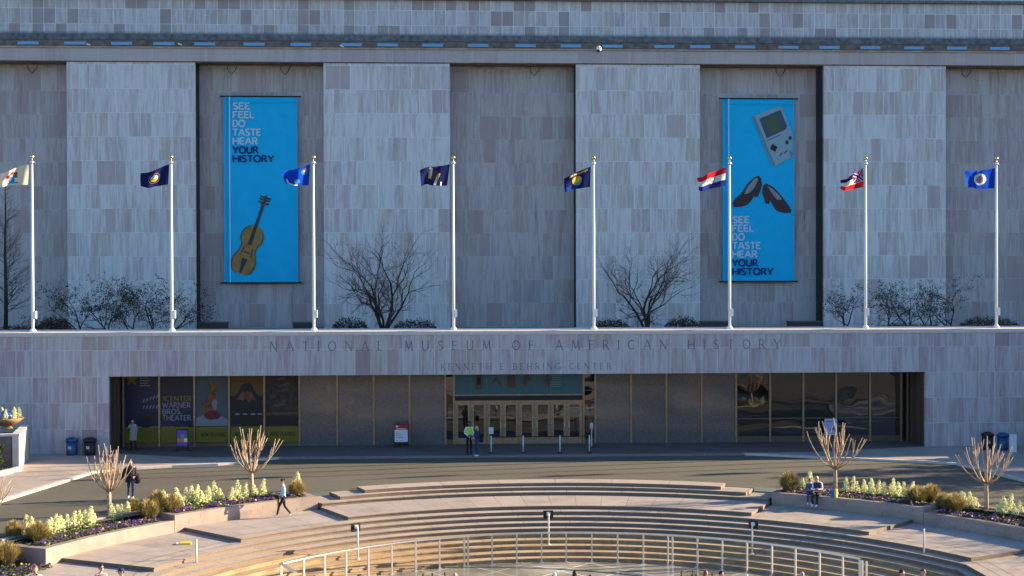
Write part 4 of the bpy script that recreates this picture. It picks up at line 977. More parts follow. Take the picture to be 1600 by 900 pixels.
p = G(1298, 691, 0); th = thing('information_sign', 'pale lilac sign board on thin legs behind the right pruned tree', 'sign', (p.x, p.y, 0))
rects = [(-.35, .35, .46, 1.36, 0), (-.02, .30, .72, .80, 1), (.06, .33, .80, .92, 1), (-.3, .1, 1.2, 1.24, 1)]
board(th, .37, .95, .43, WHITE, {'rects': rects, 'mats': [mat('sign_lilac', (.36, .40, .62), .5), mat('sign_blue', (.06, .09, .22), .5)]})
mb = MB()
for s in (-1, 1): mb.tube([(s*.33, 0, 0), (s*.33, 0, .43)], .018, 6); mb.box(s*.33-.03, s*.33+.03, -.2, .2, 0, .03)
part(mb, 'leg', STEEL, th)
p = G(1583, 707, 0); th = thing('leaning_board', 'white board leaning beside the blue bin at the right edge', 'board', (p.x, p.y, 0))
mb = MB(); mb.obox((0, 0, .52), Vector((.75, -.66, 0)), Vector((.64, .73, .22)), Vector((-.1, -.2, 1)).normalized(), .2, .02, .52); part(mb, 'panel', mat('pale_board', (.55, .57, .62), .5), th)
mb = MB(); mb.tube([(.12, .1, .0), (.05, .0, .95)], .015, 6); part(mb, 'prop', BLACK, th)
# stanchions with belts
SB = mat('post_grey', (.50, .50, .50), .4); sp_ = []
stl = ['white barrier post with a paper notice, nearest the guard', 'white barrier post before the middle doors, second from the left', 'white barrier post before the right-hand doors', 'white barrier post in front at the right end of the doors']
for k, (u, v) in enumerate(((767.5, 708.3), (817.5, 708), (875, 708), (921, 707))):
    p = G(u, v, 0); sp_.append(p)
    th = thing('barrier_post', stl[k], 'barrier post', (p.x, p.y, 0), group='barrier posts at the doors')
    mb = MB(); mb.lathe((0, 0, 0), [(.18, 0), (.18, .03), (.06, .06)], 16); part(mb, 'base', BLACK, th)
    mb = MB(); mb.tube([(0, 0, .05), (0, 0, .98)], .042, 10); part(mb, 'post', SB, th, True)
    mb = MB(); mb.lathe((0, 0, .98), [(.05, 0), (.055, .06), (.04, .1)], 10); part(mb, 'belt_head', BLACK, th)
    if k == 0:
        mb = MB(); mb.box(-.13, .13, -.02, .02, 1.08, 1.45); part(mb, 'notice', mat('paper', (.55, .53, .58), .6), th)
for k in range(3):
    a, b = sp_[k], sp_[k+1]; mb = MB(); rows = []
    for zz in (.93, .99): rows.append([(a.x+.06+(b.x-a.x-.12)*q/10, a.y+(b.y-a.y)*q/10, zz-.05*sin(pi*q/10)) for q in range(11)])
    mb.grid(rows); mb.grid([[(x, y+.006, z) for x, y, z in r] for r in rows[::-1]])
    tag(mb.build('barrier_belt', BLACK), ['black barrier belt between the notice post and the second post', 'black barrier belt between the second and third posts', 'black barrier belt between the third and last posts'][k], 'barrier belt', 'belts between the barrier posts')
p = G(924.5, 699, 0); th = thing('dispenser_stand', 'slim stand with a pale rounded head at the right door jamb', 'dispenser', (p.x, p.y, 0))
mb = MB(); mb.lathe((0, 0, 0), [(.16, 0), (.16, .03), (.03, .05)], 14); part(mb, 'base', BLACK, th)
mb = MB(); mb.tube([(0, 0, .04), (0, 0, 1.05)], .03, 8); part(mb, 'post', SB, th)
mb = MB(); mb.ball((0, 0, 1.22), .11, .09, .22, n=12, m=8); part(mb, 'head', mat('pale_plastic', (.42, .42, .44), .4), th, True)
# handrail and flank walls with bowl planters
p = G(61, 705, 0); th = thing('handrail', 'short dark handrail by the left wall', 'handrail', (p.x, 75.7, 0))
mb = MB(); mb.tube([(.0, 0, 0), (.0, 0, .92)], .03, 8); part(mb, 'post', STEEL, th)
mb = MB(); mb.tube([(.02, 0, .92), (-.45, -.0, .60)], .028, 8); part(mb, 'rail', BRONZED, th)
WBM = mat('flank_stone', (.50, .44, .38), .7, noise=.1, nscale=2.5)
FRONTM = mat('flank_front', (.17, .125, .115), .75, noise=.15, nscale=2.5)  # darker than the block: shade of the front face put into its colour
def flank(sx, xa, label):
    """low wall block with a bowl planter beside the side bed; sx=-1 left, 1 right"""
    th = thing('flank_wall', label, 'wall', (xa, 71.8, 0), -sx*R_(11)); s = sx
    mb = MB()
    def bx(x0_, x1_, y0, y1, z0, z1): mb.box(min(s*x0_, s*x1_), max(s*x0_, s*x1_), y0, y1, z0, z1)
    bx(0, .32, -2.2, 2.2, -.1, 1.74); bx(.322, 9, 1.9, 2.19, -.1, 1.735)
    part(mb, 'wall_block', WBM, th)
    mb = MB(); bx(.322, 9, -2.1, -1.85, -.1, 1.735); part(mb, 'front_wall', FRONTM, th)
    mb = MB(); bx(-.03, .36, -2.24, 2.24, 1.742, 1.86); bx(.363, 9, -2.2, -1.8, 1.742, 1.858); part(mb, 'wall_coping', COPING, th)
    mb = MB(); bx(.325, 9, -1.84, 1.89, .5, 1.5); part(mb, 'fill_soil', SOIL, th)
    return th
flank(-1, -22.35, 'low pale stone wall block at the left edge, its end sunlit, carrying a flower bowl')
flank(1, 32.6, 'low stone wall block at the right edge, carrying a flower bowl')
# kerbed side bed left
mb = curb_line([(-21.85, 69.5), (-22.3, 67.85), (-25.5, 61), (-30, 52)], .25, -.1, .22); tag(mb.build('bed_kerb', CURB), kind='structure')
mb = MB(); mb.prism([(-22.05, 69.5), (-22.45, 67.8), (-25.7, 61), (-40, 61), (-40, 69.55)][::-1], -.2, .12); tag(mb.build('planting_bed', SOIL), kind='structure')

# ------------------------------------------------------------------ plants
def cone_mesh(seed, h=.78, r=.24):
    """a lumpy spire: small rosettes of petals spiralling round a stem, smaller towards the tip"""
    rnd = random.Random(seed); mb = MB(); n = 26; tilt = Vector((rnd.uniform(-.08, .08), rnd.uniform(-.08, .08), 0))
    for k in range(n):
        t = (k+.5)/n; z = h*(.05+.90*t**.92); rr = r*(.95-.85*t)*rnd.uniform(.55, 1.0); a = k*2.39996+rnd.uniform(-.5, .5)
        c = Vector((rr*cos(a), rr*sin(a), z))+tilt*z*2; br = r*(.50-.26*t)*rnd.uniform(.75, 1.25)
        for j in range(15):
            d = Vector((rnd.gauss(0, 1), rnd.gauss(0, 1), rnd.gauss(0, 1)+.25)).normalized(); q = c+d*br*rnd.uniform(.7, 1.05)
            o = (d+Vector((0, 0, .5))+Vector((rnd.gauss(0, .4), rnd.gauss(0, .4), rnd.gauss(0, .3)))).normalized(); e = o.orthogonal().normalized(); e.rotate(Quaternion(o, rnd.uniform(0, 6))); f_ = o.cross(e); l = br*rnd.uniform(.32, .6)
            mb.face([q-e*l, q+f_*l*.7, q+e*l, q-f_*l*.7], 1 if (t < .2 and rnd.random() < .5) or rnd.random() < .16 else 0)
    return mb
cone_protos = []
def stem_mb():
    mb = MB(); mb.tube([(0, 0, -.03), (0, 0, .7)], [.02, .006], 5); return mb
for k in range(4):
    th = thing('cone_plant', 'x', 'flowering plant'); part(cone_mesh(40+k, .84, .225), 'flower_spike', [CONE1, CONE2], th); part(stem_mb(), 'stem', LEAFG, th); cone_protos.append(th)
used = [False]*4; cone_n = [0]
def ordw(k):
    return ['first', 'second', 'third', 'fourth', 'fifth', 'sixth', 'seventh', 'eighth', 'ninth', 'tenth', 'eleventh', 'twelfth', 'thirteenth', 'fourteenth', 'fifteenth', 'sixteenth', 'seventeenth', 'eighteenth', 'nineteenth', 'twentieth'][k]
def cone(u, vb, soil, bed, k, sc=1.):
    rnd = random.Random(u*7+1); p = G(u, vb, soil)
    q = cone_n[0] % 4; cone_n[0] += 1
    if not used[q]: o = cone_protos[q]; used[q] = True
    else: o = copy_tree(cone_protos[q])
    o.location = (p.x, p.y, soil); s = sc*rnd.uniform(.72, 1.12); o.scale = (s*rnd.uniform(.85, 1.1), s*rnd.uniform(.85, 1.1), s); o.rotation_euler = (rnd.uniform(-.06, .06), rnd.uniform(-.06, .06), rnd.uniform(0, 6))
    o['label'] = f'cream cone-shaped flower, {ordw(k)} from the left in the {bed}'; o['group'] = 'cream cone-shaped flowers in the planters'
def lin(u, a): 
    for (u0, v0), (u1, v1) in zip(a, a[1:]):
        if u <= u1 or (u1, v1) == a[-1]: return v0+(v1-v0)*(u-u0)/(u1-u0)
for k, u in enumerate((43, 51, 66, 76, 85, 91, 98, 107, 113, 119, 126, 133, 139, 146, 178, 186, 192, 199)):
    cone(u, 4+lin(u, [(40, 838), (80, 832), (145, 819), (215, 802)])+random.uniform(-1.5, 1.5), -.30, 'lower left planter', k)
for k, u in enumerate((262, 271, 280, 290, 300, 306, 314, 324, 336, 347, 361, 372, 381, 399, 409, 464)):
    cone(u, 2+lin(u, [(255, 794), (290, 789), (372, 779), (465, 766)])+random.uniform(-1.5, 1.5), -.09, 'upper left planter', k)
for k, u in enumerate((1254, 1263, 1276, 1321, 1333, 1340, 1351, 1360, 1371, 1381, 1394, 1405, 1414, 1425, 1441)):
    cone(u, 2+lin(u, [(1250, 764), (1330, 769), (1425, 777), (1445, 780)])+random.uniform(-1.5, 1.5), -.10, 'planter behind the seated pair', k)
for k, u in enumerate((1506, 1519, 1527, 1560, 1568, 1576, 1588, 1596)):
    cone(u, 2+lin(u, [(1500, 795), (1530, 799), (1600, 809)])+random.uniform(-1.5, 1.5), -.30, 'lower right planter', k)

def grass_mesh(seed, w, h, mats):
    rnd = random.Random(seed); mb = MB()
    for k in range(1300):
        a = rnd.uniform(0, 2*pi); q = rnd.random()**.55; L = h*rnd.uniform(.55, 1.12)*sqrt(max(.15, 1-.6*q*q))
        b0 = Vector((cos(a)*q*w*.30, sin(a)*q*w*.30, -.02)); tip = Vector((cos(a+rnd.uniform(-.2, .2))*q*w*1.08, sin(a)*q*w*1.0, L*rnd.uniform(.85, 1.))); mid = b0.lerp(tip, .5)+Vector((0, 0, L*.20))
        e = Vector((-sin(a), cos(a), rnd.uniform(-.2, .2)))*rnd.uniform(.007, .013); g_ = 0 if rnd.random() < .45 else 2
        up = mid.lerp(tip, .55)+Vector((0, 0, L*.04)); tp = 1 if rnd.random() < .6 else 2
        mb.face([b0-e, b0+e, mid+e, mid-e], g_); mb.face([mid-e, mid+e, up+e*.9, up-e*.9], g_ if rnd.random() < .6 else tp); mb.face([up-e*.9, up+e*.9, tip], tp)
    return mb
gl = [(22, 846, 27, 31, 'tan grass clump at the left end of the lower left planter'), (59, 847, 40, 30, 'olive grass clump, second in the lower left planter'), (211, 806, 26, 26, 'tan grass clump behind a greener one at the right end of the lower left planter'), (233, 813, 34, 31, 'green grass clump at the right end of the lower left planter'),
      (247, 796, 30, 28, 'tan grass clump at the left end of the upper left planter'), (268, 801, 34, 27, 'olive grass clump in the front left corner of the upper left planter'), (464, 777, 28, 26, 'tan grass clump at the right end of the upper left planter beside the walking woman'),
      (1233, 769, 32, 31, 'dark grass clump at the left end of the planter with the seated pair'), (1433, 787, 36, 27, 'dark grass clump at the right end of the planter behind the seated pair'), (1455, 785, 28, 27, 'grass clump in the corner where the right planters meet'),
      (1492, 801, 34, 29, 'grass clump at the left end of the lower right planter'), (1474, 797, 24, 26, 'small grass clump against the end wall of the lower right planter')]
def soil_of(u): return -.30 if (u < 240 or u > 1462) else -.095
for k, (u, v, wp_, hp, lb) in enumerate(gl):
    sz = soil_of(u); p = G(u, v, sz); s = FPX/(p-CAMP).dot(cam_fwd)
    th = thing('ornamental_grass', lb, 'grass clump', (p.x, p.y, sz), group='grass clumps in the planters')
    part(grass_mesh(60+k, wp_/s/2*1.2, hp/s*1.1, 0), 'blades', [GRASS1, GRASS2, GRASS3], th)
for k, (u, v, wp_, hp, lb) in enumerate(((10, 884, 44, 36, 'loose green grass clump in the bottom left corner'),)):
    p = G(u, v, -.84); s = FPX/(p-CAMP).dot(cam_fwd); th = thing('ornamental_grass', lb, 'grass clump', (p.x, p.y, -.84), group='grass clumps in the planters')
    part(grass_mesh(90+k, wp_/s/2*1.2, hp/s*1.1, 0), 'blades', [GRASS1, GRASS2, GRASS3], th)
# pansies: ground cover nobody could count
def pansies(seed, s, a0, a1, soil, label, dens, r0=RW+.36, r1=RW+.95):
    rnd = random.Random(seed); mb = MB(); n = int((a1-a0)*dens)
    for k in range(int(n*1.9)):
        back = k >= n
        a = s*rnd.uniform(a0, a1); r = r0+(r1-r0)*rnd.random()**1.2 if not back else rnd.uniform(r1-.1, r1+1.05); c = PL(r, a, soil+rnd.uniform(.0, .1)); fl = True
        for j in range(5):
            d = Vector((rnd.uniform(-1, 1), rnd.uniform(-1, 1), rnd.uniform(.1, .9))).normalized(); e = d.orthogonal().normalized(); l = rnd.uniform(.04, .075); q = c+Vector((rnd.gauss(0, .05), rnd.gauss(0, .05), 0))
            mb.face([q-d*l, q+e*l*.6, q+d*l, q-e*l*.6], 0)
        if rnd.random() < (.04 if back else .30):
            clump = sin(a*3.1+seed)+sin(a*7.3); m_ = 1 if rnd.random() < .68 else (2 if rnd.random() < .75 else (3 if rnd.random() < .3 else 4))
            if clump > 1.55: m_ = 3
            q = c+Vector((0, 0, rnd.uniform(.06, .13)))
            for j in range(2):
                d = Vector((rnd.uniform(-1, 1), rnd.uniform(-1, 1), rnd.uniform(-.4, .4))).normalized(); e = (d.cross(Vector((0, -.6, .8)))).normalized(); l = rnd.uniform(.035, .06)
                mb.face([q-d*l, q+e*l, q+d*l, q-e*l], m_)
    tag(mb.build('pansies', [LEAFG, PURP, PURP2, YELP, WHTP]), label, 'flowers', kind='stuff')
pansies(1, -1, 48.9, 65.0, -.30, 'purple and yellow pansies along the lower left planter', 42)
pansies(2, -1, 29.9, 47.0, -.09, 'purple and yellow pansies along the upper left planter', 40)
pansies(3, 1, 29.9, 47.0, -.10, 'shaded pansies behind the seated pair', 42)
pansies(4, 1, 48.9, 65.0, -.30, 'shaded pansies in the lower right planter', 42)
pansies(5, -1, 66.5, 74, -.84, 'few yellow and purple pansies in the bottom left corner', 30, r0=20.8, r1=22.5)

# pollarded trees
def pollard(u, v, soil, hpx, forkpx, wpx, seed, label):
    p = G(u, v, soil); s = FPX/(p-CAMP).dot(cam_fwd); rnd = random.Random(seed)
    H_, Fk, Wd = hpx/s, forkpx/s, wpx/s/2
    th = thing('pruned_tree', label, 'tree', (p.x, p.y, soil), group='pruned leafless trees in the planters'); mt, mc = MB(), MB()
    mt.tube([(0, 0, -.05), (.015, 0, Fk*.5), (-.01, .01, Fk), (0, 0, Fk+.12)], [.10, .085, .09, .07], 9)
    n = 13
    for k in range(n):
        a = 2*pi*k/n*1.0+rnd.uniform(-.3, .3); q = (1., .45, .8, .2, .95, .6)[k % 6]*rnd.uniform(.9, 1.05)
        b0 = Vector((cos(a)*.03, sin(a)*.03, Fk+rnd.uniform(-.03, .08))); D = H_-Fk
        tip = Vector((cos(a)*Wd*q, sin(a)*Wd*q*.9, H_-D*(.36*q*q*q)*rnd.uniform(.5, 1.3)-D*.1*rnd.random()))
        m1 = Vector((cos(a)*Wd*q*.42, sin(a)*Wd*q*.38, Fk+D*(.13+.10*(1-q)))); m2 = Vector((cos(a)*Wd*q*.74, sin(a)*Wd*q*.66, Fk+(tip.z-Fk)*.52))+Vector((rnd.gauss(0, .05), rnd.gauss(0, .05), 0)); m3 = m2.lerp(tip, .5)+Vector((rnd.gauss(0, .035), rnd.gauss(0, .035), 0))
        r = rnd.uniform(.024, .034); mc.tube([b0, m1, m2, m3, tip], [r*1.25, r*1.05, r*.8, r*.7, r*.62], 6); mc.ball(tip, r*.95, n=6, m=4)
        for c in range(rnd.choice((1, 2, 3))):
            bb = m1.lerp(m2, rnd.uniform(.2, .9)); d = (tip-m1).normalized()+Vector((rnd.uniform(-.5, .5), rnd.uniform(-.5, .5), rnd.uniform(.1, .6))); e = bb+d.normalized()*D*rnd.uniform(.28, .5)
            mc.tube([bb, bb.lerp(e, .4)+Vector((cos(a)*.04, sin(a)*.04, 0)), e], [r*.62, r*.52, r*.45], 5); mc.ball(e, r*.68, n=6, m=4)
    part(mt, 'trunk', PBARK, th, True); part(mc, 'crown', PBARK, th, True)
pollard(170.5, 812, -.30, 122, 42, 72, 21, 'sunlit pruned tree with upright stubby branches in the lower left planter')
pollard(393, 776, -.09, 112, 36, 84, 2, 'sunlit pruned tree with wide open branches in the upper left planter')
pollard(1305, 766, -.10, 112, 32, 92, 3, 'pruned tree beside the seated pair, in front of the dark glass')
pollard(1541, 803, -.30, 122, 45, 86, 7, 'pruned tree in the lower right planter near the right edge')
pollard(-22, 850, -.84, 120, 45, 88, 9, 'pruned tree mostly outside the left edge, only twigs showing')
# bowl planters on the flank walls
def bowl(x, y, z, label, ball):
    th = thing('flower_bowl', label, 'planter bowl', (x, y, z), group='flower bowls on the flank walls')
    mb = MB(); mb.lathe((0, 0, 0), [(.28, 0), (.28, .05), (.2, .12), (.42, .22), (.72, .40), (.86, .56), (.84, .58), (.7, .5), (.1, .45)], 28); part(mb, 'bowl', mat('terracotta', (.30, .17, .085), .6, noise=.15), th, True)
    mb = MB()
    for k in range(9):
        a = 2*pi*k/9; c = cone_mesh(200+k, .62, .15); c.v = [(vx+cos(a)*.62+cos(a)*vz*.25, vy+sin(a)*.62, vz+.5) for vx, vy, vz in c.v]; i0 = len(mb.v); mb.v += c.v; mb.f += [tuple(q+i0 for q in f) for f in c.f]; mb.mi += c.mi
    part(mb, 'flowers', [CONE1, CONE2], th)
    if ball:
        mb = MB(); mb.ball((0, -.05, .62), .38, n=20, m=12); part(mb, 'blue_globe', mat('blue_globe', (.03, .09, .30), .12, spec=.8), th, True)
p = W(16, 676, 72.5); bowl(p.x, 72.0, 1.86, 'flower bowl with a glossy blue globe and cream spikes on the left flank wall', True)
bowl(34.1, 71.8, 1.86, 'flower bowl with cream spikes on the right flank wall, cut by the edge', False)
# evergreen shrub against the left flank wall
def bush(x, y, z, w, h, seed, label, m, n=2200, name='evergreen_shrub'):
    rnd = random.Random(seed); th = thing(name, label, 'shrub', (x, y, z)); mc, mt = MB(), MB()
    cl_ = [(rnd.uniform(-w, w)*.7, rnd.uniform(-w, w)*.5, rnd.uniform(.2, 1)*h*.85, rnd.uniform(.2, .4)) for _ in range(16)]
    for c in cl_: mt.tube([(0, 0, 0), (c[0]*.4, c[1]*.4, c[2]*.5), c[:3]], [.035, .025, .01], 5)
    for k in range(n):
        c = cl_[k % 16]; q = Vector((rnd.gauss(0, 1), rnd.gauss(0, 1), rnd.gauss(0, 1))); q = q.normalized()*c[3]*rnd.uniform(.5, 1.05); p_ = Vector(c[:3])+q
        if p_.z < .02: continue
        d = (q.normalized()+Vector((rnd.uniform(-.7, .7), rnd.uniform(-.7, .7), rnd.uniform(-.3, .9)))).normalized(); e = d.orthogonal().normalized(); l = rnd.uniform(.04, .08)
        mc.face([p_-d*l, p_+e*l*.45, p_+d*l, p_-e*l*.45], rnd.random() < .3)
    part(mt, 'stem', BARK, th); part(mc, 'foliage', m, th)
p = G(3, 728, .12); bush(-23.0, 68.6, .12, .75, 1.45, 5, 'green shrub in front of the left flank wall', [LEAFG, LEAFD])

# trees outside the right edge whose branches shade the right-hand steps
shade = [(36, 55.5, 2.6, 31), (38.5, 60, 2.8, 32), (36.5, 64.8, 2.6, 33), (43, 67.5, 2.9, 34), (43, 57.5, 3.1, 35), (46, 62.5, 3.1, 36), (50, 66.5, 3.2, 37), (40, 51.5, 2.6, 38), (51, 58.5, 3.4, 39), (56, 63, 3.4, 40)]
for k, (x, y, hh, sd) in enumerate(shade):
    rnd = random.Random(sd); th = thing('plaza_tree', f'leafless tree beyond the right edge, {ordw(k)} of the grove shading the right-hand steps', 'tree', (x, y, -.05), group='leafless trees to the right of the plaza'); mt, mc = MB(), MB()
    for dx in (-.4, .0, .4): branch(mt, mc, (dx*.1, 0, 0), (dx, rnd.uniform(-.35, .35), 1), hh, .16, 0, 1.05, .02, rnd, 5, 3, 6, .18)
    part(mt, 'trunk', BARK, th, True); part(mc, 'crown', TWIG, th)

grove = [o for o in bpy.data.objects if o.name.startswith('plaza_tree')]
for k, (x, y, sc_) in enumerate(((38, 68.2, 1.), (42, 70.5, 1.), (47, 71.2, 1.05), (52, 71.6, 1.1), (58, 72, 1.2), (64, 72.3, 1.3), (61, 66, 1.4), (70, 70, 1.4))):
    o = copy_tree(grove[k]); o.location = (x, y, -.05); o.scale = (sc_,)*3; o.rotation_euler = (0, 0, 1.+k*1.7); o['label'] = f'tall leafless tree far beyond the right edge, {ordw(k)} of the farther grove'

def evergreen(x, y, r, z0, z1, seed, label):  # unseen evergreens, added to deepen the shade on the right of the driveway
    rnd = random.Random(seed); th = thing('shade_evergreen', label, 'tree', (x, y, -.05), group='evergreen trees added right of the plaza for shade'); mt, mc = MB(), MB()
    mt.tube([(0, 0, 0), (.05, 0, z0), (0, .05, z1*.9)], [.16, .13, .03], 8)
    for k in range(34):
        z = z0+(z1-z0)*k/34; a = rnd.uniform(0, 6.28); q = r*rnd.uniform(.35, .95)*(1-.55*(z-z0)/(z1-z0)); e = Vector((cos(a)*q, sin(a)*q, z+rnd.uniform(.1, .6)))
        mt.tube([(0, 0, z-.3), e*.5+Vector((0, 0, z*.45)), e], [.04, .025, .01], 4)
        for j in range(95):
            d = Vector((rnd.gauss(0, 1), rnd.gauss(0, 1), rnd.gauss(0, .8))).normalized(); p = e+d*rnd.uniform(.1, .55)
            o = (d+Vector((0, 0, .5))).normalized(); f_ = o.orthogonal().normalized(); l = rnd.uniform(.07, .14); mc.face([p-o*l, p+f_*l*.45, p+o*l, p-f_*l*.45], j % 4 == 0)
    part(mt, 'trunk', BARK, th, True); part(mc, 'crown', [LEAFD, LEAFG], th)
for k, (x, y, r, z0, z1) in enumerate(((38, 70.3, 1.9, 1.6, 6.6), (43, 68.6, 2., 2., 7.2), (36.4, 66.4, 1.8, 1.8, 6.2), (47, 71.8, 2., 2., 7.), (41.5, 65., 1.9, 2.4, 6.8))):
    evergreen(x, y, r, z0, z1, 300+k, f'dark evergreen tree beyond the right edge, {ordw(k)} of those added to shade the driveway')

# ------------------------------------------------------------------ railing round the fountain plaza
RZ0, RZ1, RRL = -1.95, -.70, 13.2
rl = thing('railing', 'curved steel railing with a broad top rail round the sunken plaza', 'railing', (CX, CY, RZ0)); H0 = RZ1-RZ0
AL, AR = -53.5, 56.0
def rp(a, z, r=RRL): return (r*sin(R_(a)), r*cos(R_(a)), z)
mb = MB(); n = 60
rows = []
for (dr, z) in ((-.075, H0-.05), (-.075, H0), (.075, H0), (.075, H0-.05)): rows.append([rp(AL+(AR-AL)*k/n, z, RRL+dr) for k in range(n+1)])
rows.append(rows[0]); mb.grid(rows)
e0 = Vector(rp(AL, H0-.025)); mb.obox(e0+Vector((.35, -.75, 0)), Vector((.42, -.9, 0)).normalized(), Vector((.9, .42, 0)).normalized(), Vector((0, 0, 1)), .85, .07, .025)
part(mb, 'top_rail', STEEL, rl)
us = [400, 433, 475, 507.5, 541, 576, 612, 650, 687, 725, 731, 769, 807, 846, 885, 925, 965, 1005, 1044, 1051, 1090, 1129, 1167, 1206, 1243, 1281, 1317, 1354]
angs = [AL]
for u in us:
    # angle on the railing circle seen at this image column
    best = min((abs((lambda d: 800+FPX*d.dot(cam_right)/d.dot(cam_fwd))(Vector((CX+RRL*sin(R_(a/10)), CY+RRL*cos(R_(a/10)), -1.3))-CAMP)-u), a/10) for a in range(-560, 580))
    if best[1] > AL+1.5: angs.append(best[1])
angs.append(AR)
for a in angs:
    mb = MB(); c = Vector(rp(a, 0)); t_ = Vector((cos(R_(a)), -sin(R_(a)), 0)); r_ = Vector((sin(R_(a)), cos(R_(a)), 0))
    big = a == AR
    mb.obox(c+Vector((0, 0, H0/2-.03)), t_, r_, Vector((0, 0, 1)), .09 if big else .03, .03, H0/2-.03); mb.obox(c+Vector((0, 0, .012)), t_, r_, Vector((0, 0, 1)), .08, .07, .012)
    part(mb, 'post', STEEL, rl)
# slim posts with a square black lamp head standing on the steps
LPW = mat('pale_post', (.62, .60, .57), .4)
def lamp(ut, vt, a, r, ztop, zfoot, label, head=True):
    p = PL(r, a, zfoot); th = thing('lamp_post', label, 'lamp post', p, group='slim posts on the steps'); h = ztop-zfoot
    th.rotation_euler = (0, 0, -R_(a))
    mb = MB(); mb.tube([(0, 0, 0), (0, 0, h-.05)]+([(0, .04, h), (0, .14, h+.02)] if head else [(0, 0, h)]), .035, 8); part(mb, 'post', LPW, th, True)
    mb = MB(); mb.lathe((0, 0, 0), [(.09, 0), (.09, .02), (.04, .03)], 10); part(mb, 'foot', LPW, th)
    if head:
        mb = MB(); mb.box(-.21, .21, .15, .19, h-.20, h+.14); part(mb, 'lamp_panel', BLACK, th)
        mb = MB(); mb.box(-.07, .07, .06, .145, h-.06, h+.08); part(mb, 'lamp_head', LPW, th)
lamp(0, 0, -33.6, 14.6, -.22, -1.35-.15, 'slim pale post with a square black panel in front of the sunlit left steps')
lamp(0, 0, -.8, 14.6, -.22, -1.5, 'slim post with a square black panel in the middle of the steps')
lamp(0, 0, 33.0, 14.6, -.30, -1.5, 'slim post with a square black panel on the shaded right steps')
lamp(0, 0, 57.0, 16.6, .06, -1.05, 'plain slim post on the right steps without a panel', False)
lamp(0, 0, -57.0, 16.6, -.02, -1.05, 'plain slim post on the sunlit left steps near the railing end', False)
# yellow bag lying on the left walk
p = G(287, 850, -.75); th = thing('yellow_folder', 'yellow folder with a white edge lying on the left walkway', 'folder', (p.x, p.y, -.75), .2)
mb = MB(); mb.prism([(-.16, -.17), (.27, -.2), (.3, .12), (-.12, .17)], .0, .07); part(mb, 'cover', mat('yellow_cover', (.75, .48, .01), .5), th)
mb = MB(); mb.prism([(-.30, -.06), (-.165, -.17), (-.125, .17), (-.27, .14)], .0, .05); part(mb, 'paper', WHITE, th)

# ================================================================== PEOPLE
def skin_body(J, E, Rd):
    names = list(J); idx = {n: i for i, n in enumerate(names)}
    me = bpy.data.meshes.new('tmp'); me.from_pydata([J[n] for n in names], [(idx[a], idx[b]) for a, b in E], [])
    ob = bpy.data.objects.new('tmp', me); COL.objects.link(ob)
    ob.modifiers.new('s', 'SKIN'); sm = ob.modifiers.new('u', 'SUBSURF'); sm.levels = 1; sm.render_levels = 1
    for n in names:
        sv = me.skin_vertices[0].data[idx[n]]; r = Rd[n]; sv.radius = r if isinstance(r, tuple) else (r, r); sv.use_root = (n == 'pelvis')
    dg = bpy.context.evaluated_depsgraph_get(); dg.update(); ev = ob.evaluated_get(dg); m2 = ev.to_mesh()
    V = [v.co.copy() for v in m2.vertices]; Fc = [tuple(p.vertices) for p in m2.polygons]
    ev.to_mesh_clear(); bpy.data.objects.remove(ob); bpy.data.meshes.remove(me)
    return V, Fc
BASE = dict(pelvis=(0, 0, .95), spine=(0, 0, 1.12), chest=(0, .005, 1.33), neck=(0, .0, 1.475), headb=(0, -.015, 1.555),
            shL=(.165, 0, 1.41), elL=(.21, .02, 1.14), wrL=(.22, -.06, .90), hdL=(.22, -.08, .83), shR=(-.165, 0, 1.41), elR=(-.21, .02, 1.14), wrR=(-.22, -.06, .90), hdR=(-.22, -.08, .83),
            hiL=(.09, 0, .90), knL=(.10, -.02, .50), anL=(.10, .02, .09), toL=(.11, -.15, .035), hiR=(-.09, 0, .90), knR=(-.10, -.02, .50), anR=(-.10, .02, .09), toR=(-.11, -.15, .035))
EDG = [('pelvis', 'spine'), ('spine', 'chest'), ('chest', 'neck'), ('neck', 'headb')]
for s in 'LR': EDG += [('chest', 'sh'+s), ('sh'+s, 'el'+s), ('el'+s, 'wr'+s), ('wr'+s, 'hd'+s), ('pelvis', 'hi'+s), ('hi'+s, 'kn'+s), ('kn'+s, 'an'+s), ('an'+s, 'to'+s)]
RAD = dict(pelvis=(.145, .115), spine=(.135, .10), chest=(.155, .11), neck=.055, headb=.05)
for s in 'LR': RAD.update({'sh'+s: .068, 'el'+s: .045, 'wr'+s: .032, 'hd'+s: (.038, .022), 'hi'+s: .092, 'kn'+s: .06, 'an'+s: .045, 'to'+s: (.04, .03)})
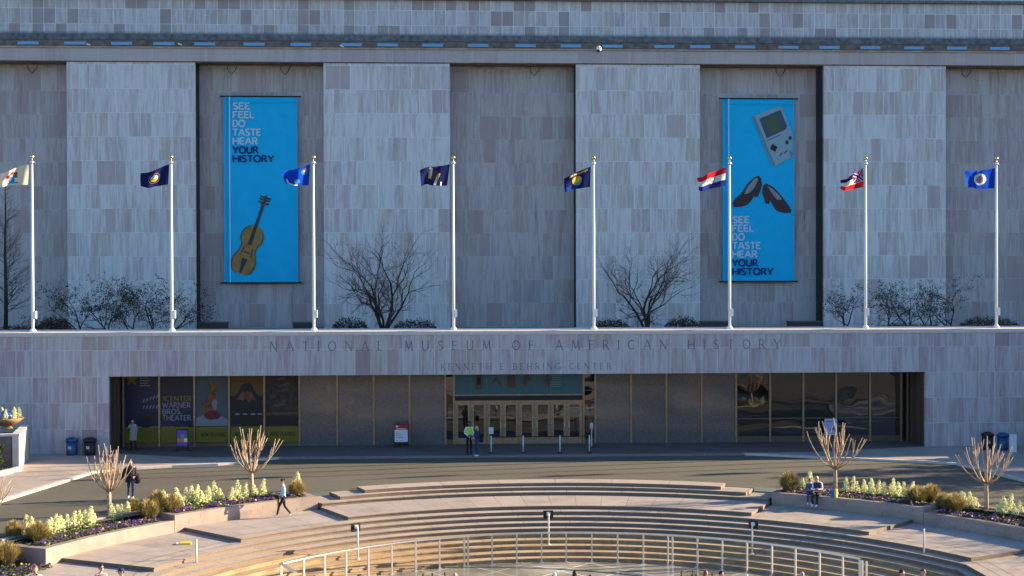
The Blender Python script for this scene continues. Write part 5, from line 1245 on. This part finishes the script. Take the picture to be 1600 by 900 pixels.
def person(label, loc, rz, pose=None, shirt=None, trousers=None, shoes=BLACK, skin=SKIN, hair=None, hairstyle='short', scale=1., sleeves=True, group=None, head_tilt=(0, 0), coat=None, vest=None, cap=None, glasses=False, coat_len=.62):
    J = dict(BASE); J.update(pose or {}); th = thing('person', label, 'person', loc, rz, group); th.scale = (scale,)*3
    V, Fc = skin_body(J, EDG, RAD)
    mats = [shirt, trousers, shoes, skin, mat('eye_dark', (.02, .015, .012), .3) if 'eye_dark' not in bpy.data.materials else bpy.data.materials['eye_dark'], mat('lip', (.32, .12, .10), .5) if 'lip' not in bpy.data.materials else bpy.data.materials['lip']]
    seg = []
    for a, b in EDG:
        if a in ('pelvis', 'spine') and b in ('spine', 'chest'): m_ = 0
        elif b[:2] in ('hi', 'kn', 'an'): m_ = 1
        elif b[:2] == 'to': m_ = 2
        elif b == 'headb': m_ = 3
        elif b == 'neck': m_ = 0
        elif b[:2] == 'hd': m_ = 3
        elif b[:2] == 'wr': m_ = 0 if sleeves else 3
        else: m_ = 0
        seg.append((Vector(J[a]), Vector(J[b]), m_))
    def near(p):
        best = (9, 0)
        for a, b, m_ in seg:
            d = b-a; t = max(0, min(1, (p-a).dot(d)/max(1e-9, d.length_squared))); q = (a+d*t-p).length
            if q < best[0]: best = (q, m_)
        return best[1]
    mb = MB(); mb.v = [tuple(v) for v in V]
    for f in Fc:
        c = sum((V[i] for i in f), Vector())/len(f); m_ = near(c)
        if m_ == 0 and (c-Vector(J['pelvis'])).length < .16 and c.z < J['pelvis'][2]-.02: m_ = 1
        mb.f.append(f); mb.mi.append(m_)
    # head with a face
    hb = Vector(J['headb']); tx, tz = head_tilt; rot = Matrix.Rotation(tz, 3, 'Z') @ Matrix.Rotation(tx, 3, 'X')
    hc = hb+rot @ Vector((0, -.015, .10))
    mb.ball(hc, .074, .092, .118, n=14, m=10, mi=3, rot=rot)
    def hp(x, y, z): return hc+rot @ Vector((x, y, z))
    mb.ball(hp(0, -.098, -.015), .013, .02, .024, n=6, m=4, mi=3)
    for s in (-1, 1):
        mb.ball(hp(s*.03, -.083, .015), .011, .008, .008, n=6, m=4, mi=4); mb.ball(hp(s*.076, .005, .0), .012, .022, .032, n=6, m=4, mi=3)
    mb.ball(hp(0, -.084, -.055), .024, .01, .008, n=6, m=4, mi=5)
    # fingers and thumbs
    for s in 'LR':
        w_, h_ = Vector(J['wr'+s]), Vector(J['hd'+s]); d = (h_-w_).normalized(); sd = d.cross(Vector((0, 1, 0)) if abs(d.y) < .8 else Vector((1, 0, 0))).normalized(); pn = d.cross(sd)
        for k in range(4):
            b = h_+sd*(-.027+.018*k); l = (.062, .075, .072, .055)[k]
            mb.tube([b-d*.02, b+d*l*.5, b+d*l*.8+pn*.018, b+d*l*.85+pn*.04], [.0095, .009, .008, .006], 5, mi=3)
        mb.tube([w_+d*.02+sd*.02, w_+d*.05+sd*.052, w_+d*.085+sd*.058+pn*.012], [.011, .010, .007], 5, mi=3)
    part(mb, 'body', mats, th, True)
    if hair:
        hm = MB(); rows = []
        for a in range(8):      # a cap of hair over the skull, lower at the back
            f_ = a/7; row = []
            for b in range(16):
                t = 2*pi*b/16; front = max(0, -sin(t)); low = (1.95 if hairstyle != 'long' else 2.35) - .95*front**.6; ph_ = low*f_
                row.append(hp(.083*sin(ph_)*cos(t)*1.02, .102*sin(ph_)*sin(t)+.006, .128*cos(ph_)+.002))
            rows.append(row)
        hm.grid(rows, closed=True)
        if hairstyle == 'bun': hm.ball(hp(.0, .12, .05), .055, n=10, m=6)
        if hairstyle == 'long': hm.ball(hp(0, .075, -.08), .075, .045, .1, n=10, m=6)
        part(hm, 'hair', hair, th, True)
    if cap:
        cm_ = MB(); cm_.grid([[hp(.088*sin(q)*cos(2*pi*b/14), .108*sin(q)*sin(2*pi*b/14), .05+.085*cos(q)) for b in range(14)] for q in (.15, .6, 1.1, 1.6)], closed=True, caps=True)
        cm_.grid([[hp(.07*sx, -.10, .052) for sx in (-1, -.4, .4, 1)], [hp(.055*sx, -.185+abs(sx)*.03, .035) for sx in (-1, -.4, .4, 1)]]); part(cm_, 'cap', cap, th, True)
    if glasses:
        gm = MB()
        for s in (-1, 1): gm.ball(hp(s*.032, -.094, .015), .028, .008, .02, n=8, m=4)
        gm.tube([hp(-.075, -.0, .02), hp(-.06, -.09, .02), hp(.06, -.09, .02), hp(.075, 0, .02)], .005, 4); part(gm, 'sunglasses', BLACK, th)
    if coat or vest:
        c_ = MB(); pl, sp2, ch, nk = (Vector(J[k]) for k in ('pelvis', 'spine', 'chest', 'neck'))
        if vest: lev = [(sp2-Vector((0, 0, .06)), .175, .14), (sp2, .17, .135), (ch, .195, .145), (ch+Vector((0, 0, .09)), .185, .12), (nk-Vector((0, 0, .02)), .085, .075)]
        else:
            lo = Vector((pl.x, pl.y, coat_len)); lev = [(lo, .235, .20), (lo.lerp(pl, .5), .21, .175), (pl, .19, .155), (sp2, .18, .145), (ch, .205, .15), (ch+Vector((0, 0, .09)), .20, .125), (nk, .08, .08)]
        c_.grid([[c+Vector((rx*cos(2*pi*b/18), ry*sin(2*pi*b/18), 0)) for b in range(18)] for c, rx, ry in lev], closed=True)
        if coat:
            for s in 'LR': c_.tube([J['sh'+s], J['el'+s], Vector(J['el'+s]).lerp(Vector(J['wr'+s]), .95)], [.088, .066, .055], 10)
        part(c_, 'coat' if coat else 'safety_vest', coat or vest, th, True)
    return th, J
def cl(n, c, r=.85): return mat('cloth_'+n, c, r, noise=.12, nscale=14)
C_LB = cl('light_blue', (.36, .54, .78)); C_BLK = cl('black', (.014, .014, .018)); C_JEAN = cl('denim', (.03, .055, .12)); C_WHITE = cl('white', (.62, .62, .62)); C_COATD = cl('dark_coat', (.016, .014, .022)); C_PINK = cl('mauve', (.30, .24, .34)); C_TRENCH = cl('pale_coat', (.23, .22, .175)); C_VEST = cl('hi_vis', (.32, .62, .05)); C_NAVY = cl('navy', (.02, .03, .10)); C_BLUEJ = cl('blue_jacket', (.03, .09, .19)); C_LIL = cl('lilac', (.55, .38, .60)); C_TAN = cl('tan', (.45, .30, .22)); C_PURP = cl('purple', (.22, .10, .30)); C_RED = cl('red', (.40, .04, .03))
H_BLK = mat('hair_black', (.012, .010, .010), .6); H_BRN = mat('hair_brown', (.05, .025, .015), .6); H_AUB = mat('hair_auburn', (.20, .06, .05), .6); H_BLD = mat('hair_blond', (.42, .30, .16), .6); H_GREY = mat('hair_grey', (.40, .37, .34), .6)
SHW = mat('white_shoe', (.72, .72, .72), .5)
# walking woman in light blue (moves to the left)
p = G(443, 808.5, -.60)
wy = R_(-78)
person('woman in a light blue top and black trousers walking left, carrying a dark jacket', (p.x, p.y, -.60), wy, dict(
    knL=(.09, -.22, .52), anL=(.09, -.30, .12), toL=(.09, -.46, .10), knR=(-.09, .06, .50), anR=(-.09, .34, .14), toR=(-.09, .22, .035),
    elL=(.22, .04, 1.15), wrL=(.10, -.17, 1.05), hdL=(.05, -.23, 1.04), elR=(-.22, .10, 1.15), wrR=(-.10, -.13, 1.03), hdR=(-.05, -.2, 1.02)),
    C_LB, C_BLK, SHW, SKIN, H_BLK, 'bun', .95, head_tilt=(.25, .3))
q = Vector((p.x, p.y, -.60))+Matrix.Rotation(wy, 3, 'Z') @ Vector((.02, -.25, .0))
th = thing('folded_jacket', 'black jacket with yellow lining held by the walking woman', 'jacket', (q.x, q.y, -.60+.32), wy)
mb = MB(); mb.grid([[(.08*cos(2*pi*b/10)*w_, .05*sin(2*pi*b/10)*w_+dy, z) for b in range(10)] for z, w_, dy in ((0, .5, .05), (.08, .9, .04), (.3, 1., .02), (.5, 1.1, 0), (.66, .9, 0))], closed=True, caps=True); part(mb, 'jacket', C_BLK, th, True)
mb = MB(); mb.tube([(.075, -.0, .15), (.085, -.01, .32), (.08, -.02, .5)], [.02, .032, .026], 6); part(mb, 'lining', YELP, th)
# man with a bag on the driveway
p = G(204, 780, -.10); my = R_(18)
person('person in a dark open coat and jeans crossing the driveway behind the pruned tree', (p.x, p.y, -.10), my, dict(
    knL=(.09, -.13, .50), anL=(.085, -.06, .09), toL=(.09, -.22, .035), knR=(-.08, .0, .50), anR=(-.085, .16, .12), toR=(-.09, .03, .04), elR=(-.30, .02, 1.17), wrR=(-.36, -.08, .95), hdR=(-.38, -.1, .89), elL=(.24, .05, 1.15), wrL=(.17, -.13, 1.02), hdL=(.12, -.18, 1.0)),
    C_PINK, C_JEAN, SHW, SKIN, H_BRN, 'short', 1.0, coat=C_COATD, coat_len=.78)
q = Vector((p.x, p.y, -.10))+Matrix.Rotation(my, 3, 'Z') @ Vector((.30, .04, 0))
th = thing('shoulder_bag', 'large dark shoulder bag carried by the person on the driveway', 'bag', (q.x, q.y, .58), my)
mb = MB(); mb.grid([[(.13*cos(2*pi*b/12)*w_, .10*sin(2*pi*b/12)*w_, z) for b in range(12)] for z, w_ in ((0, .6), (.05, 1.1), (.25, 1.2), (.42, .8), (.46, .4))], closed=True, caps=True); part(mb, 'bag_body', C_COATD, th, True)
mb = MB(); mb.tube([(-.06, -.02, .42), (-.14, -.02, .75), (-.16, .0, .82), (-.14, .06, .75), (-.04, .06, .42)], .015, 5); part(mb, 'strap', C_COATD, th)
# person in a pale coat in the recess
p = G(208, 703.5, .006)
person('person in a pale knee-length coat standing in the recess, hand to the face', (p.x, p.y, .006), R_(-12), dict(elR=(-.26, -.08, 1.2), wrR=(-.10, -.16, 1.42), hdR=(-.05, -.15, 1.48), knL=(.13, -.02, .5), anL=(.16, .02, .09), toL=(.2, -.13, .035)), C_WHITE, C_BLK, BLACK, SKIN, H_BRN, 'short', 1.0, coat=C_TRENCH, coat_len=.58)
p = G(733, 711.2, .006)
person('guard in a yellow-green safety vest and white shirt at the doors', (p.x, p.y, .006), R_(12), dict(elL=(.22, -.02, 1.15), wrL=(.08, -.22, 1.06), hdL=(.03, -.26, 1.06), elR=(-.24, .0, 1.15), wrR=(-.08, -.2, 1.05), hdR=(-.03, -.26, 1.05)), C_WHITE, C_BLK, BLACK, SKIND, H_BLK, 'short', 1.06, vest=C_VEST, head_tilt=(.1, -.3))
p = G(745.5, 713.3, .006)
person('person in a navy jacket and jeans facing the guard at the doors', (p.x, p.y, .006), R_(-60), dict(elL=(.2, -.05, 1.15), wrL=(.12, -.24, 1.1), hdL=(.1, -.3, 1.1), elR=(-.2, -.02, 1.15), wrR=(-.14, -.2, 1.05), hdR=(-.12, -.26, 1.04)), C_NAVY, C_JEAN, SHW, SKIN, H_BLD, 'long', .94)
th = thing('handbag', 'dark bag hanging behind the person in the navy jacket', 'bag', (p.x+.24, p.y+.06, .78), R_(20))
mb = MB(); mb.grid([[(.12*cos(2*pi*b/10)*w_, .07*sin(2*pi*b/10)*w_, z) for b in range(10)] for z, w_ in ((0, .7), (.05, 1.05), (.28, 1), (.34, .5))], closed=True, caps=True); part(mb, 'bag_body', C_BLK, th, True)
mb = MB(); mb.tube([(-.06, 0, .3), (-.12, 0, .6), (.0, 0, .3)], .012, 5); part(mb, 'strap', C_BLK, th)
# seated pair on the right planter wall
def seated(u, label, z, zfoot, dz, **kw):
    p0 = G(u, 772, z); a = math.degrees(atan2(p0.x-CX, p0.y-CY)); p = PL(RW+.12, a, z); hgt = z-zfoot
    S0 = .95-.12; pose = {}
    for k, c in BASE.items():
        if k[:2] not in ('kn', 'an', 'to', 'hi'): pose[k] = (c[0], c[1], c[2]-S0)
    for s, sx in (('L', 1), ('R', -1)):
        pose['hi'+s] = (sx*.09, -.05, .09); pose['kn'+s] = (sx*.10, -.44, .10); pose['an'+s] = (sx*.09, -.46, -.34); pose['to'+s] = (sx*.09, -.62, -.39)
    pose.update(kw.pop('pose', {}))
    return person(label, (p.x, p.y, z+dz), R_(-a)+kw.pop('turn', 0), pose, **kw), p, a
arms = dict(elL=(.22, -.10, .33), wrL=(.10, -.32, .32), hdL=(.06, -.38, .33), elR=(-.22, -.10, .33), wrR=(-.10, -.32, .32), hdR=(-.06, -.38, .33), chest=(0, -.08, .50), neck=(0, -.13, .63), headb=(0, -.17, .70), shL=(.165, -.08, .57), shR=(-.165, -.08, .57))
(t1, J1), p1, a1 = seated(1270, 'smaller dark-haired person in a blue jacket sitting on the right planter wall', -.04, -.6, 0, shirt=C_BLUEJ, trousers=C_JEAN, shoes=SHW, skin=SKIN, hair=H_BLK, scale=.86, pose=arms, head_tilt=(.4, -.5), turn=R_(14))
(t2, J2), p2, a2 = seated(1285, 'fair-haired person in a dark vest with pale sleeves reading on the right planter wall', -.04, -.6, 0, shirt=C_WHITE, trousers=C_BLK, shoes=SHW, skin=SKIN, hair=H_BLD, scale=1.02, pose=arms, head_tilt=(.45, .1), vest=C_NAVY)
pp = PL(RW-.30, a2-.1, .30); th = thing('open_book', 'open white leaflet with a red edge held by the fair-haired seated person', 'leaflet', pp, R_(-a2))
mb = MB(); mb.grid([[(-.16, -.1, .05), (-.02, -.08, 0), (.12, -.1, .05)], [(-.16, .1, .07), (-.02, .12, .02), (.12, .1, .07)]]); mb.grid([[(-.16, -.1, .045), (-.02, -.08, -.006), (.12, -.1, .045)], [(-.16, .1, .065), (-.02, .12, .014), (.12, .1, .065)]][::-1]); part(mb, 'pages', WHITE, th)
mb = MB(); mb.box(.124, .2, -.1, .1, .02, .06); part(mb, 'cover', C_RED, th)
pb = PL(RW+.16, a2+1.9, -.04); th = thing('shopping_bag', 'blue and yellow bag standing on the planter wall beside the seated pair', 'bag', pb, R_(-a2))
mb = MB(); mb.prism([(-.13, -.08), (.06, -.1), (.06, .1), (-.13, .09)], 0, .34); part(mb, 'bag_body', mat('bag_blue', (.02, .10, .45), .5), th)
mb = MB(); mb.prism([(.064, -.1), (.15, -.07), (.15, .08), (.064, .1)], 0, .36); part(mb, 'side_panel', mat('bag_yellow', (.75, .55, .02), .5), th)
mb = MB(); mb.tube([(-.08, 0, .34), (-.05, 0, .46), (.02, 0, .46), (.04, 0, .34)], .01, 5); part(mb, 'handle', mat('bag_handle', (.02, .06, .25), .5), th)
# people at the bottom edge, cut by the frame
hand_face = dict(elR=(-.22, -.12, 1.2), wrR=(-.06, -.2, 1.42), hdR=(-.03, -.17, 1.48))
def low(u, vhead, d, zf, label, hgt=None, **kw):
    p0 = CAMP + (_ray(u, vhead)/FPX)*d       # head top at depth d
    h = p0.z-zf; person(label, (p0.x, p0.y, zf), kw.pop('rz', 0), kw.pop('pose', None), scale=h/1.76, **kw)
low(55, 883.5, 42.0, -.90, 'person with auburn hair and a lilac top, hand at the mouth, bottom left', shirt=C_LIL, trousers=C_JEAN, hair=H_AUB, pose=hand_face, rz=.2)
low(157.5, 882, 42.4, -.90, 'person with dark hair and sunglasses in a tan and purple top, bottom left', shirt=C_TAN, trousers=C_BLK, hair=H_BRN, glasses=True, vest=C_PURP, rz=.6)
low(190.5, 888.5, 42.0, -.90, 'person in a dark cap and white shirt, bottom left', shirt=C_WHITE, trousers=C_JEAN, hair=H_BLK, cap=C_NAVY, rz=-1.0)
low(712, 895.5, 46.0, -1.95, 'pink-faced bald person on the plaza cut by the bottom edge', shirt=C_LB, trousers=C_BLK, hair=None, rz=-.8)
low(866, 896, 46.5, -1.95, 'person in a pale blue cap on the plaza at the bottom edge', shirt=C_WHITE, trousers=C_JEAN, hair=H_BRN, cap=C_LB, rz=.2)
low(898, 892.5, 45.5, -1.95, 'person with dark glossy hair on the plaza, bottom centre', shirt=C_BLK, trousers=C_JEAN, hair=H_BLK, hairstyle='long', rz=2.8)
low(922, 898.3, 46.5, -1.95, 'person with dark hair whose crown only just shows, bottom centre', shirt=C_BLK, trousers=C_JEAN, hair=H_BRN, rz=.3)
low(1102, 892, 46.0, -1.95, 'person with auburn hair on the plaza between slim green plants', shirt=C_TAN, trousers=C_JEAN, hair=H_AUB, hairstyle='long', rz=2.4)
low(1126, 892.5, 46.5, -1.95, 'dark-haired person right of the auburn-haired one at the bottom edge', shirt=C_WHITE, trousers=C_JEAN, hair=H_BLK, rz=.8)
low(1253, 894, 46.0, -1.95, 'grey-haired person standing before the railing, bottom right', shirt=C_NAVY, trousers=C_JEAN, hair=H_GREY, rz=.1)
low(1408, 890.5, 45.5, -1.95, 'dark-haired person in red by the railing end, bottom right', shirt=C_RED, trousers=C_BLK, hair=H_BLK, rz=.5)
low(1443, 889.5, 45.5, -1.95, 'brown-haired person in dark clothes right of the railing end', shirt=C_BLK, trousers=C_BLK, hair=H_BRN, rz=-.7)
# slim upright green plants at the bottom edge
for k, (u, vt) in enumerate(((661, 895), (675.5, 894), (695, 893), (1064.5, 890.5), (1074.5, 898.5), (1081.5, 888.5), (1087.5, 895), (1112.5, 893))):
    p0 = CAMP + (_ray(u, vt)/FPX)*47.0; h = p0.z+1.95; rnd = random.Random(500+k)
    th = thing('slim_plant', ['slim upright green plant, leftmost of the left three at the bottom edge', 'slim upright green plant, middle of the left three at the bottom edge', 'slim upright green plant, right of the left three at the bottom edge', 'slim upright green plant, leftmost of the right cluster', 'shortest slim green plant of the right cluster', 'tallest slim green plant of the right cluster', 'slim green plant just right of the tallest one', 'slim green plant between two people at the bottom edge'][k], 'plant', (p0.x, p0.y, -1.95), group='slim upright plants at the bottom edge')
    mb = MB(); mb.lathe((0, 0, 0), [(.10, 0), (.15, .25), (.14, .26), (.02, .24)], 12); part(mb, 'pot', BLACK, th)
    mb = MB(); mb.tube([(0, 0, .2), (0, 0, h*.9)], [.02, .01], 5)
    for q in range(240):
        z = .3+(h-.35)*q/240; a = q*2.4; r = .065*min(1, (h-z)/.25+.15); c = Vector((cos(a)*r*.6, sin(a)*r*.6, z)); d = Vector((cos(a)*.5, sin(a)*.5, 1)).normalized(); e = Vector((-sin(a), cos(a), 0)); l = .05
        mb.face([c-e*l*.35, c+d*l, c+e*l*.35, c-d*l*.3], q % 3 == 0)
    part(mb, 'foliage', [LEAFG, GRASS3], th)
